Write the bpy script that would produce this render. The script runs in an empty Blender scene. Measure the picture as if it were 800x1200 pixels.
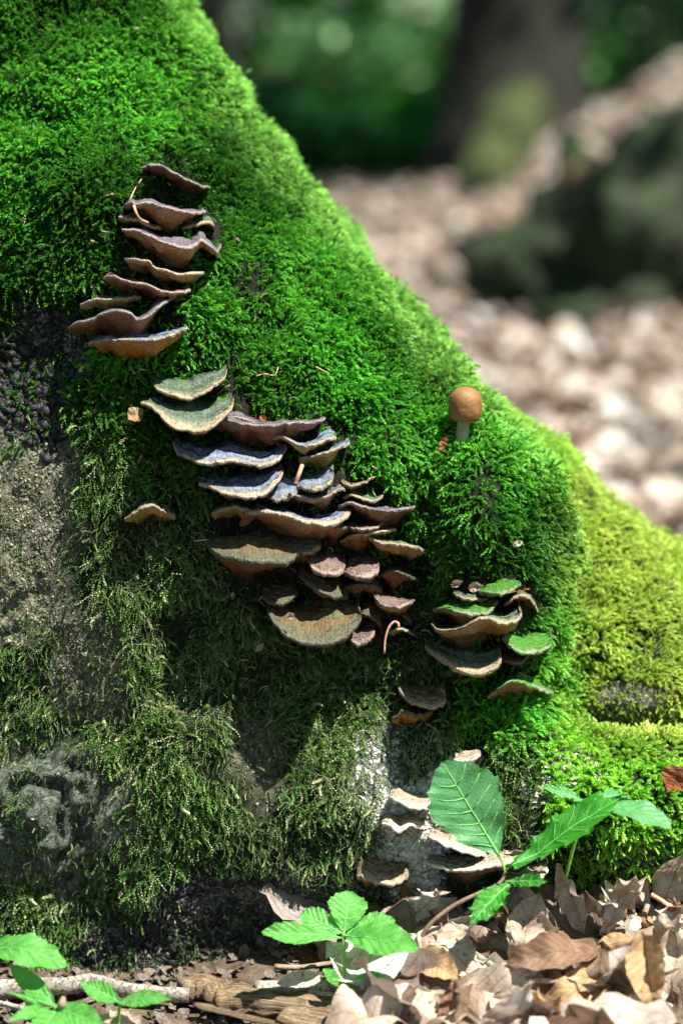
import bpy, math, random
import numpy as np
from mathutils import Vector, Matrix
from mathutils.bvhtree import BVHTree

random.seed(7); RNG = np.random.default_rng(7)
scene = bpy.context.scene
COL = scene.collection

# ------------------------------------------------------------------ camera
PITCH = math.radians(12.0)
CAM = np.array([0.0, 0.0, 0.52]); FPX = 2400.0; D0 = 1.2
RX = np.array([1.0, 0, 0]); FW = np.array([0, math.cos(PITCH), -math.sin(PITCH)]); UPV = np.array([0, math.sin(PITCH), math.cos(PITCH)])
cd = bpy.data.cameras.new('camera'); cam = bpy.data.objects.new('camera', cd); COL.objects.link(cam)
cam.location = CAM; cam.rotation_euler = (math.pi/2 - PITCH, 0, 0)
cd.sensor_fit = 'VERTICAL'; cd.sensor_height = 36; cd.lens = 72; cd.clip_start = 0.05; cd.clip_end = 400
cd.dof.use_dof = True; cd.dof.focus_distance = 1.18; cd.dof.aperture_fstop = 3.4; cd.dof.aperture_blades = 0
scene.camera = cam

# ------------------------------------------------------------------ sky, sun, exposure
TO_SUN = Vector((0.40, -0.26, 1.0)).normalized()
w = bpy.data.worlds.new('World'); scene.world = w; w.use_nodes = True
nt = w.node_tree; nt.nodes.clear()
sky = nt.nodes.new('ShaderNodeTexSky'); sky.sky_type = 'NISHITA'; sky.sun_disc = False
sky.sun_elevation = math.asin(TO_SUN.z); sky.sun_rotation = math.atan2(TO_SUN.x, TO_SUN.y)
bg = nt.nodes.new('ShaderNodeBackground'); bg.inputs[1].default_value = 0.055
wo = nt.nodes.new('ShaderNodeOutputWorld'); nt.links.new(sky.outputs[0], bg.inputs[0]); nt.links.new(bg.outputs[0], wo.inputs[0])
sl = bpy.data.lights.new('sun', 'SUN'); sl.energy = 5.0; sl.angle = math.radians(0.5); sl.color = (1.0, 0.96, 0.88)
sun = bpy.data.objects.new('sun', sl); COL.objects.link(sun); sun.location = (0, 0, 6)
sun.rotation_euler = TO_SUN.to_track_quat('Z', 'Y').to_euler()
vs = scene.view_settings; vs.view_transform = 'Standard'; vs.look = 'None'; vs.gamma = 1; vs.use_curve_mapping = False
vs.exposure = 1.4
cy = scene.cycles
cy.max_bounces = 7; cy.diffuse_bounces = 3; cy.glossy_bounces = 2; cy.transmission_bounces = 4; cy.transparent_max_bounces = 4
cy.use_denoising = True; cy.caustics_reflective = False; cy.caustics_refractive = False

# ------------------------------------------------------------------ helpers
def W(px, py, d):
    """photo pixel and depth (m along the view axis) -> world point(s)"""
    px = np.asarray(px, float); py = np.asarray(py, float); d = np.asarray(d, float)
    return CAM + d[..., None]*(((px-400)/FPX)[..., None]*RX + ((600-py)/FPX)[..., None]*UPV + FW)
def proj(P):
    q = P - CAM; d = q@FW
    return 400 + FPX*(q@RX)/d, 600 - FPX*(q@UPV)/d, d
_T = np.random.default_rng(3).random((64, 64, 64)).astype(np.float32)*2-1
def vn(P, s, off=0.0):
    p = np.asarray(P, float)*s + off; i = np.floor(p).astype(int); f = p-i; f = f*f*(3-2*f)
    r = 0
    for a in (0, 1):
        for b in (0, 1):
            for c in (0, 1):
                wgt = (f[..., 0] if a else 1-f[..., 0])*(f[..., 1] if b else 1-f[..., 1])*(f[..., 2] if c else 1-f[..., 2])
                r = r + wgt*_T[(i[..., 0]+a) & 63, (i[..., 1]+b) & 63, (i[..., 2]+c) & 63]
    return r
def fbm(P, s, n=4, off=0.0):
    r = 0; a = 1.0
    for k in range(n):
        r = r + a*vn(P, s*2**k, off+k*7.3); a *= 0.5
    return r
def sstep(a, b, x):
    t = np.clip((x-a)/(b-a), 0, 1); return t*t*(3-2*t)
def mesh(name, V, F, mat=None, smooth=True, uv=None, attrs=None, mats=None, midx=None):
    me = bpy.data.meshes.new(name)
    V = np.asarray(V, np.float32)
    if isinstance(F, np.ndarray):
        n, k = F.shape
        me.vertices.add(len(V)); me.vertices.foreach_set('co', V.ravel())
        me.loops.add(n*k); me.loops.foreach_set('vertex_index', F.astype(np.int32).ravel())
        me.polygons.add(n); me.polygons.foreach_set('loop_start', np.arange(n, dtype=np.int32)*k)
        me.update(calc_edges=True); me.validate()
    else:
        me.from_pydata([tuple(v) for v in V], [], [tuple(f) for f in F])
    if smooth: me.polygons.foreach_set('use_smooth', [True]*len(me.polygons))
    if uv is not None:
        l = me.uv_layers.new(name='UVMap'); vi = np.empty(len(me.loops), np.int32); me.loops.foreach_get('vertex_index', vi)
        l.data.foreach_set('uv', np.asarray(uv, np.float32)[vi].ravel())
    for k, a in (attrs or {}).items():
        a = np.asarray(a, np.float32)
        if a.ndim == 1:
            at = me.attributes.new(k, 'FLOAT', 'POINT'); at.data.foreach_set('value', a)
        elif a.shape[1] == 4:
            at = me.attributes.new(k, 'FLOAT_COLOR', 'POINT'); at.data.foreach_set('color', a.ravel())
        else:
            at = me.attributes.new(k, 'FLOAT_VECTOR', 'POINT'); at.data.foreach_set('vector', a.ravel())
    if mat: me.materials.append(mat)
    for m in (mats or []): me.materials.append(m)
    if midx is not None: me.polygons.foreach_set('material_index', midx)
    me.update()
    return me
def link(name, me, parent=None, **kw):
    o = bpy.data.objects.new(name, me); COL.objects.link(o)
    if parent: o.parent = parent
    for k, v in kw.items():
        if v is not None: o[k] = v
    return o
def thing(name, label, cat, loc=(0, 0, 0), group=None):
    o = bpy.data.objects.new(name, None); COL.objects.link(o); o.location = tuple(loc); o.empty_display_size = 0.01
    o['label'] = label; o['category'] = cat
    if group: o['group'] = group
    return o
def part(name, V, F, mat, root, **kw):
    """mesh child given in world coordinates, under a root that is only translated"""
    off = np.zeros(3); r = root
    while r is not None:
        off = off + np.array(r.location); r = r.parent
    return link(name, mesh(name, np.asarray(V)-off, F, mat, **kw), root)
def dup(root, loc=None, rot=None, scl=None, label=None):
    r = root.copy(); COL.objects.link(r)
    if loc is not None: r.location = loc
    if rot is not None: r.rotation_euler = rot
    if scl is not None: r.scale = scl
    if label: r['label'] = label
    for ch in list(root.children):
        c = ch.copy(); COL.objects.link(c); c.parent = r
        for g in ch.children:
            d = g.copy(); COL.objects.link(d); d.parent = c
    return r
def crspline(P, n):
    P = np.asarray(P, float); m = len(P); Q = np.vstack([2*P[0]-P[1], P, 2*P[-1]-P[-2]])
    t = np.linspace(0, m-1, n); i = np.minimum(t.astype(int), m-2); f = (t-i)[:, None]
    p0, p1, p2, p3 = Q[i], Q[i+1], Q[i+2], Q[i+3]
    return 0.5*(2*p1+(p2-p0)*f+(2*p0-5*p1+4*p2-p3)*f**2+(3*p1-p0-3*p2+p3)*f**3)
def tube(P, R, k=8, ridges=0.0, seed=0, sq=1.0):
    """tapered tube along P (n,3) with radii R; returns V, F (closed ends), UV"""
    P = np.asarray(P, float); n = len(P); R = np.broadcast_to(np.asarray(R, float), (n,))
    T = np.gradient(P, axis=0); T /= np.linalg.norm(T, axis=1)[:, None]+1e-12
    a = np.array([0, 0, 1.0]) if abs(T[0, 2]) < 0.9 else np.array([1.0, 0, 0])
    V = []; UV = []
    N = np.cross(T[0], a); N /= np.linalg.norm(N)
    rr = np.random.default_rng(seed)
    prof = 1+ridges*rr.uniform(-1, 1, k)
    for i in range(n):
        N = N - T[i]*(N@T[i]); N /= np.linalg.norm(N); B = np.cross(T[i], N)
        for j in range(k):
            an = 2*math.pi*j/k; r = R[i]*prof[j]*(1+ridges*0.6*rr.uniform(-1, 1))
            V.append(P[i]+r*(math.cos(an)*N+sq*math.sin(an)*B)); UV.append((j/k, i/(n-1)))
    F = []
    for i in range(n-1):
        for j in range(k):
            F.append((i*k+j, i*k+(j+1) % k, (i+1)*k+(j+1) % k, (i+1)*k+j))
    F.append(tuple(range(k-1, -1, -1))); F.append(tuple((n-1)*k+j for j in range(k)))
    return np.array(V), F, np.array(UV)

# ------------------------------------------------------------------ materials
class N:
    def __init__(s, name):
        s.m = bpy.data.materials.new(name); s.m.use_nodes = True; s.t = s.m.node_tree; s.t.nodes.clear()
        s.out = s.t.nodes.new('ShaderNodeOutputMaterial')
    def n(s, typ, **kw):
        x = s.t.nodes.new(typ)
        for k, v in kw.items():
            if k.startswith('i_'):
                x.inputs[k[2:].replace('_', ' ')].default_value = v
            else: setattr(x, k, v)
        return x
    def l(s, a, b): s.t.links.new(a, b)
    def attr(s, name, typ='GEOMETRY'): return s.n('ShaderNodeAttribute', attribute_name=name, attribute_type=typ)
    def mix(s, f, a, b, blend='MIX'):
        x = s.n('ShaderNodeMix', data_type='RGBA', blend_type=blend)
        for sock, v in ((x.inputs[0], f), (x.inputs[6], a), (x.inputs[7], b)):
            if hasattr(v, 'is_output'): s.l(v, sock)
            else: sock.default_value = v if not isinstance(v, tuple) else (*v, 1)[:4]
        return x.outputs[2]
    def math(s, op, a, b=0.0, c=None, clamp=False):
        x = s.n('ShaderNodeMath', operation=op, use_clamp=clamp)
        for k, v in enumerate((a, b) if c is None else (a, b, c)):
            if hasattr(v, 'is_output'): s.l(v, x.inputs[k])
            else: x.inputs[k].default_value = v
        return x.outputs[0]
    def ramp(s, f, stops, interp='LINEAR'):
        x = s.n('ShaderNodeValToRGB'); cr = x.color_ramp; cr.interpolation = interp
        while len(cr.elements) < len(stops): cr.elements.new(0.5)
        for e, (p, c) in zip(cr.elements, stops):
            e.position = p; e.color = (*c, 1) if len(c) == 3 else c
        if hasattr(f, 'is_output'): s.l(f, x.inputs[0])
        return x.outputs[0]
    def noise(s, scale, detail=4, rough=0.6, vec=None, dist=0.0):
        x = s.n('ShaderNodeTexNoise'); x.inputs['Scale'].default_value = scale; x.inputs['Detail'].default_value = detail
        x.inputs['Roughness'].default_value = rough; x.inputs['Distortion'].default_value = dist
        if vec is not None: s.l(vec, x.inputs['Vector'])
        return x.outputs['Fac']
    def vor(s, scale, vec=None, feature='F1'):
        x = s.n('ShaderNodeTexVoronoi', feature=feature); x.inputs['Scale'].default_value = scale
        if vec is not None: s.l(vec, x.inputs['Vector'])
        return x.outputs[0]
    def done(s, col, rough=0.8, bump=None, dist=0.001, strength=1.0, spec=0.3, trans=0.0, tcol=None):
        p = s.n('ShaderNodeBsdfPrincipled'); p.inputs['Specular IOR Level'].default_value = spec
        if hasattr(col, 'is_output'): s.l(col, p.inputs['Base Color'])
        else: p.inputs['Base Color'].default_value = (*col, 1)
        if hasattr(rough, 'is_output'): s.l(rough, p.inputs['Roughness'])
        else: p.inputs['Roughness'].default_value = rough
        if bump is not None:
            b = s.n('ShaderNodeBump'); b.inputs['Distance'].default_value = dist; b.inputs['Strength'].default_value = strength
            s.l(bump, b.inputs['Height']); s.l(b.outputs[0], p.inputs['Normal'])
        sh = p.outputs[0]
        if trans > 0:
            tr = s.n('ShaderNodeBsdfTranslucent'); c = tcol if tcol is not None else col
            if hasattr(c, 'is_output'): s.l(c, tr.inputs[0])
            else: tr.inputs[0].default_value = (*c, 1)
            mx = s.n('ShaderNodeMixShader'); mx.inputs[0].default_value = trans
            s.l(sh, mx.inputs[1]); s.l(tr.outputs[0], mx.inputs[2]); sh = mx.outputs[0]
        s.l(sh, s.out.inputs[0]); return s.m

def mat_bark():
    s = N('tree_bark'); at = s.attr('zone'); a = at.outputs['Color']; ba = at.outputs['Alpha']; geo = s.n('ShaderNodeNewGeometry').outputs['Position']
    n1 = s.noise(38, 8, 0.7, geo); n2 = s.noise(260, 8, 0.75, geo); n3 = s.noise(110, 6, 0.75, geo, 1.2)
    mp = s.n('ShaderNodeMapping'); mp.inputs['Scale'].default_value = (1, 1, 0.28); s.l(geo, mp.inputs[0]); fib = s.noise(230, 6, 0.7, mp.outputs[0], 0.6)
    c = s.mix(s.math('MULTIPLY', s.ramp(n1, [(0.50, (0, 0, 0)), (0.66, (1, 1, 1))]), 0.7), a, (0.045, 0.065, 0.025))
    c = s.mix(s.ramp(n2, [(0.44, (0, 0, 0)), (0.56, (0.9, 0.9, 0.9))]), c, s.mix(1.0, c, (0.22, 0.24, 0.18), 'MULTIPLY'))
    lich = s.math('MULTIPLY', s.ramp(n3, [(0.55, (0, 0, 0)), (0.60, (0.8, 0.8, 0.8))]), ba)
    c = s.mix(lich, c, s.mix(0.6, c, (0.50, 0.52, 0.44)))
    c = s.mix(s.ramp(fib, [(0.38, (0.8, 0.8, 0.8)), (0.46, (0, 0, 0))]), c, s.mix(1.0, c, (0.12, 0.12, 0.09), 'MULTIPLY'))
    h = s.math('ADD', s.math('MULTIPLY', n1, 1.2), s.math('ADD', n3, s.math('MULTIPLY', n2, 0.8)))
    h = s.math('ADD', h, s.math('MULTIPLY', fib, 0.5))
    return s.done(c, 0.85, h, 0.009, 1.0)
def mat_moss(name, trans=0.42):
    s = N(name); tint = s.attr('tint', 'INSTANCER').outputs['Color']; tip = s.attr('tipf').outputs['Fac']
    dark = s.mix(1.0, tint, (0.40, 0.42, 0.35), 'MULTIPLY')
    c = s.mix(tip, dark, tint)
    return s.done(c, 0.5, trans=trans, spec=0.35)
def mat_cap(name, cols, rough=0.55, moss=0.0, rim=(0.62, 0.52, 0.38), fib=0.5):
    """zoned upper surface: cols are the bands from the root (v=0) to the rim (v=1)"""
    s = N(name); uv = s.n('ShaderNodeUVMap').outputs[0]; geo = s.n('ShaderNodeNewGeometry').outputs['Position']
    sep = s.n('ShaderNodeSeparateXYZ'); s.l(uv, sep.inputs[0])
    mp = s.n('ShaderNodeMapping'); mp.inputs['Scale'].default_value = (46, 4, 1); s.l(uv, mp.inputs[0])
    fibn = s.noise(1.0, 5, 0.7, mp.outputs[0]); nn = s.noise(160, 4, 0.6, geo); rnd = s.n('ShaderNodeObjectInfo').outputs['Random']
    v = s.math('ADD', sep.outputs[1], s.math('MULTIPLY', s.math('SUBTRACT', nn, 0.5), 0.40))
    v = s.math('ADD', v, s.math('MULTIPLY', s.math('SUBTRACT', rnd, 0.5), 0.10))
    k = len(cols); stops = []
    for i, c in enumerate(cols): stops.append((0.03+0.87*i/max(1, k-1), c))
    stops.append((0.96, rim)); stops.append((1.0, tuple(x*1.15 for x in rim)))
    c = s.ramp(v, stops)
    fd = s.ramp(fibn, [(0.38, (0.35, 0.35, 0.35)), (0.62, (1.25, 1.25, 1.25))])
    c = s.mix(fib, c, fd, 'MULTIPLY')
    if moss > 0:
        mn = s.noise(70, 5, 0.7, geo)
        mf = s.ramp(s.math('SUBTRACT', s.math('ADD', mn, moss*0.35), s.math('MULTIPLY', sep.outputs[1], 0.28)), [(0.46, (0, 0, 0)), (0.58, (0.9, 0.9, 0.9))])
        c = s.mix(mf, c, (0.05, 0.19, 0.015))
    zon = s.n('ShaderNodeMath', operation='SINE'); s.l(s.math('MULTIPLY', v, 46.0), zon.inputs[0])
    h = s.math('ADD', s.math('MULTIPLY', zon.outputs[0], 0.25), s.math('ADD', nn, s.math('MULTIPLY', fibn, 0.5)))
    return s.done(c, rough, h, 0.0018, 1.0, spec=0.35)
def mat_pore(name, c0, c1, c2):
    s = N(name); geo = s.n('ShaderNodeNewGeometry').outputs['Position']; uv = s.n('ShaderNodeUVMap').outputs[0]
    sep = s.n('ShaderNodeSeparateXYZ'); s.l(uv, sep.inputs[0])
    nn = s.noise(90, 6, 0.7, geo); n2 = s.noise(500, 3, 0.6, geo)
    c = s.ramp(s.math('ADD', sep.outputs[1], s.math('MULTIPLY', s.math('SUBTRACT', nn, 0.5), 1.1)), [(0.15, c0), (0.5, c1), (0.85, c2)])
    c = s.mix(s.ramp(n2, [(0.4, (0.5, 0.5, 0.5)), (0.55, (0, 0, 0))]), c, tuple(x*0.35 for x in c1))
    return s.done(c, 0.85, s.math('ADD', nn, s.math('MULTIPLY', n2, 0.6)), 0.0022, 1.0, spec=0.2)
def mat_deadleaf(name, stops, trans=0.3):
    s = N(name); rnd = s.n('ShaderNodeObjectInfo').outputs['Random']; geo = s.n('ShaderNodeTexCoord').outputs['Object']
    uv = s.n('ShaderNodeUVMap').outputs[0]; sep = s.n('ShaderNodeSeparateXYZ'); s.l(uv, sep.inputs[0])
    base = s.ramp(rnd, stops)
    n1 = s.noise(45, 5, 0.7, geo); n2 = s.noise(240, 3, 0.7, geo)
    c = s.mix(s.ramp(n1, [(0.44, (0, 0, 0)), (0.64, (0.7, 0.7, 0.7))]), base, s.mix(1.0, base, (0.42, 0.34, 0.28), 'MULTIPLY'))
    c = s.mix(s.ramp(n2, [(0.60, (0, 0, 0)), (0.68, (0.7, 0.7, 0.7))]), c, (0.06, 0.035, 0.02))
    au = s.math('ABSOLUTE', s.math('SUBTRACT', sep.outputs[0], 0.5))
    mid = s.math('LESS_THAN', au, 0.018)
    sv = s.math('FRACT', s.math('MULTIPLY', s.math('SUBTRACT', sep.outputs[1], s.math('MULTIPLY', au, 0.55)), 9.0))
    svd = s.math('ABSOLUTE', s.math('SUBTRACT', sv, 0.5)); svm = s.math('LESS_THAN', svd, 0.05)
    ve = s.math('MAXIMUM', mid, svm)
    c = s.mix(s.math('MULTIPLY', ve, 0.5), c, s.mix(1.0, c, (0.5, 0.42, 0.36), 'MULTIPLY'))
    h = s.math('ADD', s.math('MULTIPLY', ve, 0.5), s.math('ADD', n1, s.math('MULTIPLY', n2, 0.4)))
    h = s.math('ADD', h, s.math('MULTIPLY', svd, 0.35))
    return s.done(c, 0.62, h, 0.0010, 1.0, spec=0.35, trans=trans)
def mat_greenleaf(name, c0, c1, trans=0.5, rough=0.45):
    s = N(name); uv = s.n('ShaderNodeUVMap').outputs[0]; sep = s.n('ShaderNodeSeparateXYZ'); s.l(uv, sep.inputs[0])
    geo = s.n('ShaderNodeTexCoord').outputs['Object']
    n1 = s.noise(60, 4, 0.6, geo); n2 = s.vor(420, geo, 'DISTANCE_TO_EDGE')
    c = s.mix(n1, c0, c1)
    au = s.math('ABSOLUTE', s.math('SUBTRACT', sep.outputs[0], 0.5))
    sv = s.math('FRACT', s.math('MULTIPLY', s.math('SUBTRACT', sep.outputs[1], s.math('MULTIPLY', au, 0.55)), 8.0))
    svd = s.math('ABSOLUTE', s.math('SUBTRACT', sv, 0.5))
    c = s.mix(s.ramp(n2, [(0.0, (0.25, 0.25, 0.25)), (0.12, (0, 0, 0))]), c, (0.22, 0.42, 0.16))
    ve = s.math('MULTIPLY', s.math('LESS_THAN', svd, 0.035), 0.35)
    c = s.mix(ve, c, (0.30, 0.50, 0.22))
    sp = s.noise(150, 3, 0.6, geo); c = s.mix(s.ramp(sp, [(0.68, (0, 0, 0)), (0.73, (0.8, 0.8, 0.8))]), c, (0.22, 0.16, 0.06)); c = s.mix(s.ramp(n1, [(0.3, (0.35, 0.35, 0.35)), (0.6, (0, 0, 0))]), c, s.mix(1.0, c, (0.8, 0.75, 0.5), 'MULTIPLY'))
    h = s.math('ADD', s.math('MULTIPLY', svd, 0.9), s.math('MULTIPLY', n2, 0.4))
    return s.done(c, rough, h, 0.0009, 1.0, spec=0.4, trans=trans)
def mat_simple(name, c0, c1, scale=60, rough=0.8, dist=0.001, c2=None, stretch=None, trans=0):
    s = N(name); geo = s.n('ShaderNodeTexCoord').outputs['Object']
    if stretch:
        mp = s.n('ShaderNodeMapping'); mp.inputs['Scale'].default_value = stretch; uv = s.n('ShaderNodeUVMap').outputs[0]; s.l(uv, mp.inputs[0]); vec = mp.outputs[0]; scale = 1.0
    else: vec = geo
    n1 = s.noise(scale, 6, 0.65, vec); n2 = s.noise(scale*5, 4, 0.6, vec)
    c = s.ramp(n1, [(0.36, c0), (0.62, c1)])
    if c2: c = s.mix(s.ramp(n2, [(0.5, (0, 0, 0)), (0.6, (0.8, 0.8, 0.8))]), c, c2)
    return s.done(c, rough, s.math('ADD', n1, s.math('MULTIPLY', n2, 0.4)), dist, 1.0, trans=trans)

M_BARK = mat_bark()
M_MOSS = mat_moss('moss_shoots')
M_DLEAF = mat_deadleaf('dead_leaf', [(0.0, (0.72, 0.65, 0.58)), (0.25, (0.55, 0.45, 0.37)), (0.40, (0.15, 0.085, 0.055)), (0.58, (0.42, 0.31, 0.23)), (0.78, (0.84, 0.79, 0.74)), (1.0, (0.09, 0.045, 0.03))])
M_FG = mat_deadleaf('litter_leaf', [(0.0, (0.46, 0.37, 0.29)), (0.3, (0.30, 0.215, 0.15)), (0.55, (0.15, 0.095, 0.06)), (0.8, (0.50, 0.42, 0.35)), (1.0, (0.22, 0.13, 0.07))])
M_PALE = mat_deadleaf('pale_dead_leaf', [(0.0, (0.62, 0.52, 0.42)), (1.0, (0.58, 0.46, 0.36))])
M_TAN = mat_deadleaf('tan_dead_leaf', [(0.0, (0.50, 0.34, 0.18)), (1.0, (0.46, 0.30, 0.16))])
M_BROWN = mat_deadleaf('brown_dead_leaf', [(0.0, (0.30, 0.19, 0.13)), (1.0, (0.24, 0.14, 0.08))])
M_RUSTL = mat_deadleaf('rusty_dead_leaf', [(0.0, (0.40, 0.13, 0.05)), (1.0, (0.34, 0.12, 0.06))])
M_OAK = mat_greenleaf('oak_leaf_pale', (0.10, 0.36, 0.13), (0.14, 0.44, 0.18), 0.5)
M_OAKD = mat_greenleaf('oak_leaf_deep', (0.02, 0.26, 0.008), (0.04, 0.34, 0.015), 0.55)
M_HERB = mat_greenleaf('herb_leaf', (0.10, 0.46, 0.06), (0.17, 0.58, 0.11), 0.55)
M_VEIN = mat_simple('leaf_vein', (0.12, 0.36, 0.09), (0.16, 0.42, 0.12), 100)
M_GSTEM = mat_simple('green_stem', (0.14, 0.32, 0.05), (0.22, 0.40, 0.08), 90)
M_BSTEM = mat_simple('brown_stem', (0.16, 0.11, 0.07), (0.30, 0.22, 0.15), 120)
M_TWIG = mat_simple('twig_bark', (0.20, 0.17, 0.14), (0.40, 0.36, 0.31), 90, c2=(0.08, 0.06, 0.05))
M_WOOD = mat_simple('rotten_wood', (0.07, 0.04, 0.018), (0.50, 0.36, 0.22), 1, 0.8, 0.003, c2=(0.05, 0.03, 0.015), stretch=(46, 3.5, 1))
M_SOIL = mat_simple('soil', (0.035, 0.024, 0.015), (0.13, 0.09, 0.06), 50, 0.95, 0.004)
M_NEEDLE = mat_simple('needle', (0.42, 0.22, 0.12), (0.55, 0.34, 0.24), 200)
M_BLACK = mat_simple('black_crust', (0.006, 0.006, 0.006), (0.024, 0.022, 0.024), 300, 0.45, 0.0008)

# ------------------------------------------------------------------ the mossy tree base (surface nets on a field)
def poly_sd(X, Y, P):
    P = np.asarray(P, float); n = len(P); d = np.full(X.shape, 1e18); s = np.ones(X.shape)
    for i in range(n):
        a = P[i]; b = P[(i-1) % n]; e = b-a; wx = X-a[0]; wy = Y-a[1]
        t = np.clip((wx*e[0]+wy*e[1])/(e@e), 0, 1); d = np.minimum(d, (wx-e[0]*t)**2+(wy-e[1]*t)**2)
        c1 = Y >= a[1]; c2 = Y < b[1]; c3 = e[0]*wy > e[1]*wx
        s = np.where((c1 & c2 & c3) | (~c1 & ~c2 & ~c3), -s, s)
    return s*np.sqrt(d)
PA = [(-500, -500), (40, -500), (130, -160), (203, 0), (243, 78), (288, 150), (345, 225), (400, 292), (470, 378), (540, 458), (598, 508), (640, 556), (658, 640), (650, 740), (644, 810), (664, 870), (700, 950), (730, 1040), (760, 1200), (780, 1600), (-500, 1600)]
PB = [(420, 380), (500, 428), (560, 474), (640, 530), (700, 590), (760, 632), (820, 668), (950, 740), (1100, 830), (1180, 900), (1180, 1500), (420, 1500)]
step = 5.5
gx = np.arange(-260, 1100, step); gy = np.arange(-220, 1320, step); gw = np.arange(-170, 560, step)
X2, Y2 = np.meshgrid(gx, gy, indexing='ij')
def gauss(x, y, cx, cy, sx, sy): return np.exp(-((x-cx)/sx)**2-((y-cy)/sy)**2)
hA = np.interp(Y2, [-220, 0, 300, 600, 900, 1130, 1300], [170, 80, 5, -25, 5, 50, 70]) + np.interp(X2, [-260, 0, 150, 350, 480, 560, 700], [150, 30, 0, 0, 22, 10, 40])
hA = hA - 38*gauss(X2, Y2, 585, 640, 75, 170) + 26*gauss(X2, Y2, 495, 690, 34, 160) - 26*gauss(X2, Y2, 170, 230, 120, 200) - 18*gauss(X2, Y2, 330, 560, 120, 60)
hA = hA + 40*gauss(X2, Y2, 390, 800, 150, 70) + 22*gauss(X2, Y2, 60, 850, 90, 40) - 30*gauss(X2, Y2, 480, 960, 100, 70) - 24*gauss(X2, Y2, 240, 900, 80, 150) + 35*gauss(X2, Y2, 340, 1090, 120, 50) - 25*gauss(X2, Y2, 205, 1060, 40, 40)
hA = hA + 20*gauss(X2, Y2, 50, 440, 60, 60) - 25*gauss(X2, Y2, 55, 960, 80, 70)
# furrow running down the ridge parallel to its edge
sdA = poly_sd(X2, Y2, PA); sdB = poly_sd(X2, Y2, PB)
rA = np.interp(Y2, [-200, 300, 440, 560, 900, 1100], [240, 220, 145, 88, 80, 75])
rA = np.where(X2 < 300, np.maximum(rA, 60), rA)
hA = hA + 20*np.exp(-((sdA+75)/16)**2)*sstep(100, 260, Y2)*sstep(470, 380, Y2)
hB = 86 + np.interp(X2, [600, 700, 800, 1100], [40, 5, 0, 40]) + 120*sstep(815, 900, Y2)
def rint(a, b, r):
    """intersection with a round fillet of radius r"""
    u = np.maximum(r+a, 0); v = np.maximum(r+b, 0)
    return np.minimum(-r, np.maximum(a, b)) + np.sqrt(u*u+v*v)
def smin(a, b, k):
    h = np.clip(0.5+0.5*(b-a)/k, 0, 1); return b*(1-h)+a*h - k*h*(1-h)
Wg = gw[None, None, :]
fa = rint(hA[:, :, None]-Wg, sdA[:, :, None]+0*Wg, rA[:, :, None])
fa = np.maximum(fa, Wg-500)
fb = rint(hB[:, :, None]-Wg, sdB[:, :, None]+0*Wg, 190.0)
fb = np.maximum(fb, Wg-480)
f = smin(fa, fb, 34.0)
# mound C: root lying on the ground at the right
cyl = np.interp(gx, [480, 560, 640, 760, 900, 1100], [1010, 985, 960, 955, 950, 940]); cr = np.interp(gx, [480, 560, 640, 760, 1100], [20, 52, 80, 84, 90]); cw = np.interp(gx, [480, 600, 1100], [60, 60, 40])
fc = np.sqrt((Y2-cyl[:, None])[:, :, None]**2*0.9 + (Wg-cw[:, None, None])**2) - cr[:, None, None]
fc = np.maximum(fc, (480-X2)[:, :, None])
f = smin(f, fc, 44.0)
del fa, fb, fc
def surface_nets(f, gx, gy, gz):
    ins = f < 0; nx, ny, nz = f.shape
    c = np.zeros((nx-1, ny-1, nz-1), np.int8); off = [(a, b, d) for a in (0, 1) for b in (0, 1) for d in (0, 1)]
    for a, b, d in off: c += ins[a:nx-1+a, b:ny-1+b, d:nz-1+d]
    act = (c > 0) & (c < 8); idx = np.full(act.shape, -1, np.int32); I, J, K = np.nonzero(act); idx[I, J, K] = np.arange(len(I))
    S = np.zeros((len(I), 3)); cnt = np.zeros(len(I))
    for p in off:
        for ax in range(3):
            if p[ax] == 0:
                q = list(p); q[ax] = 1
                A = f[I+p[0], J+p[1], K+p[2]]; B = f[I+q[0], J+q[1], K+q[2]]; m = (A < 0) != (B < 0)
                t = np.where(m, A/(A-B+1e-12), 0); P = np.array(p, float)[None, :].repeat(len(I), 0); P[:, ax] += t
                S[m] += P[m]; cnt[m] += 1
    S /= cnt[:, None]; S += np.stack([I, J, K], 1)
    V = np.stack([gx[0]+S[:, 0]*step, gy[0]+S[:, 1]*step, gz[0]+S[:, 2]*step], 1)
    Q = []
    for ax in range(3):
        s1 = [slice(None)]*3; s2 = [slice(None)]*3; s1[ax] = slice(0, -1); s2[ax] = slice(1, None)
        A = ins[tuple(s1)]; B = ins[tuple(s2)]
        o = [k for k in range(3) if k != ax]
        m = A != B; P = np.stack(np.nonzero(m), 1)
        ok = (P[:, o[0]] > 0) & (P[:, o[1]] > 0) & (P[:, o[0]] < f.shape[o[0]]-1) & (P[:, o[1]] < f.shape[o[1]]-1); P = P[ok]
        sgn = A[P[:, 0], P[:, 1], P[:, 2]]
        def cell(d0, d1):
            R = P.copy(); R[:, o[0]] += d0; R[:, o[1]] += d1; return idx[R[:, 0], R[:, 1], R[:, 2]]
        q = np.stack([cell(-1, -1), cell(0, -1), cell(0, 0), cell(-1, 0)], 1)
        flip = sgn if ax != 1 else ~sgn
        q = np.where(flip[:, None], q, q[:, ::-1]); Q.append(q)
    Q = np.concatenate(Q); return V, Q[(Q >= 0).all(1)]
TV, TF = surface_nets(f, gx, gy, gw); del f
TP = W(TV[:, 0], TV[:, 1], D0+TV[:, 2]*0.0005)
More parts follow.
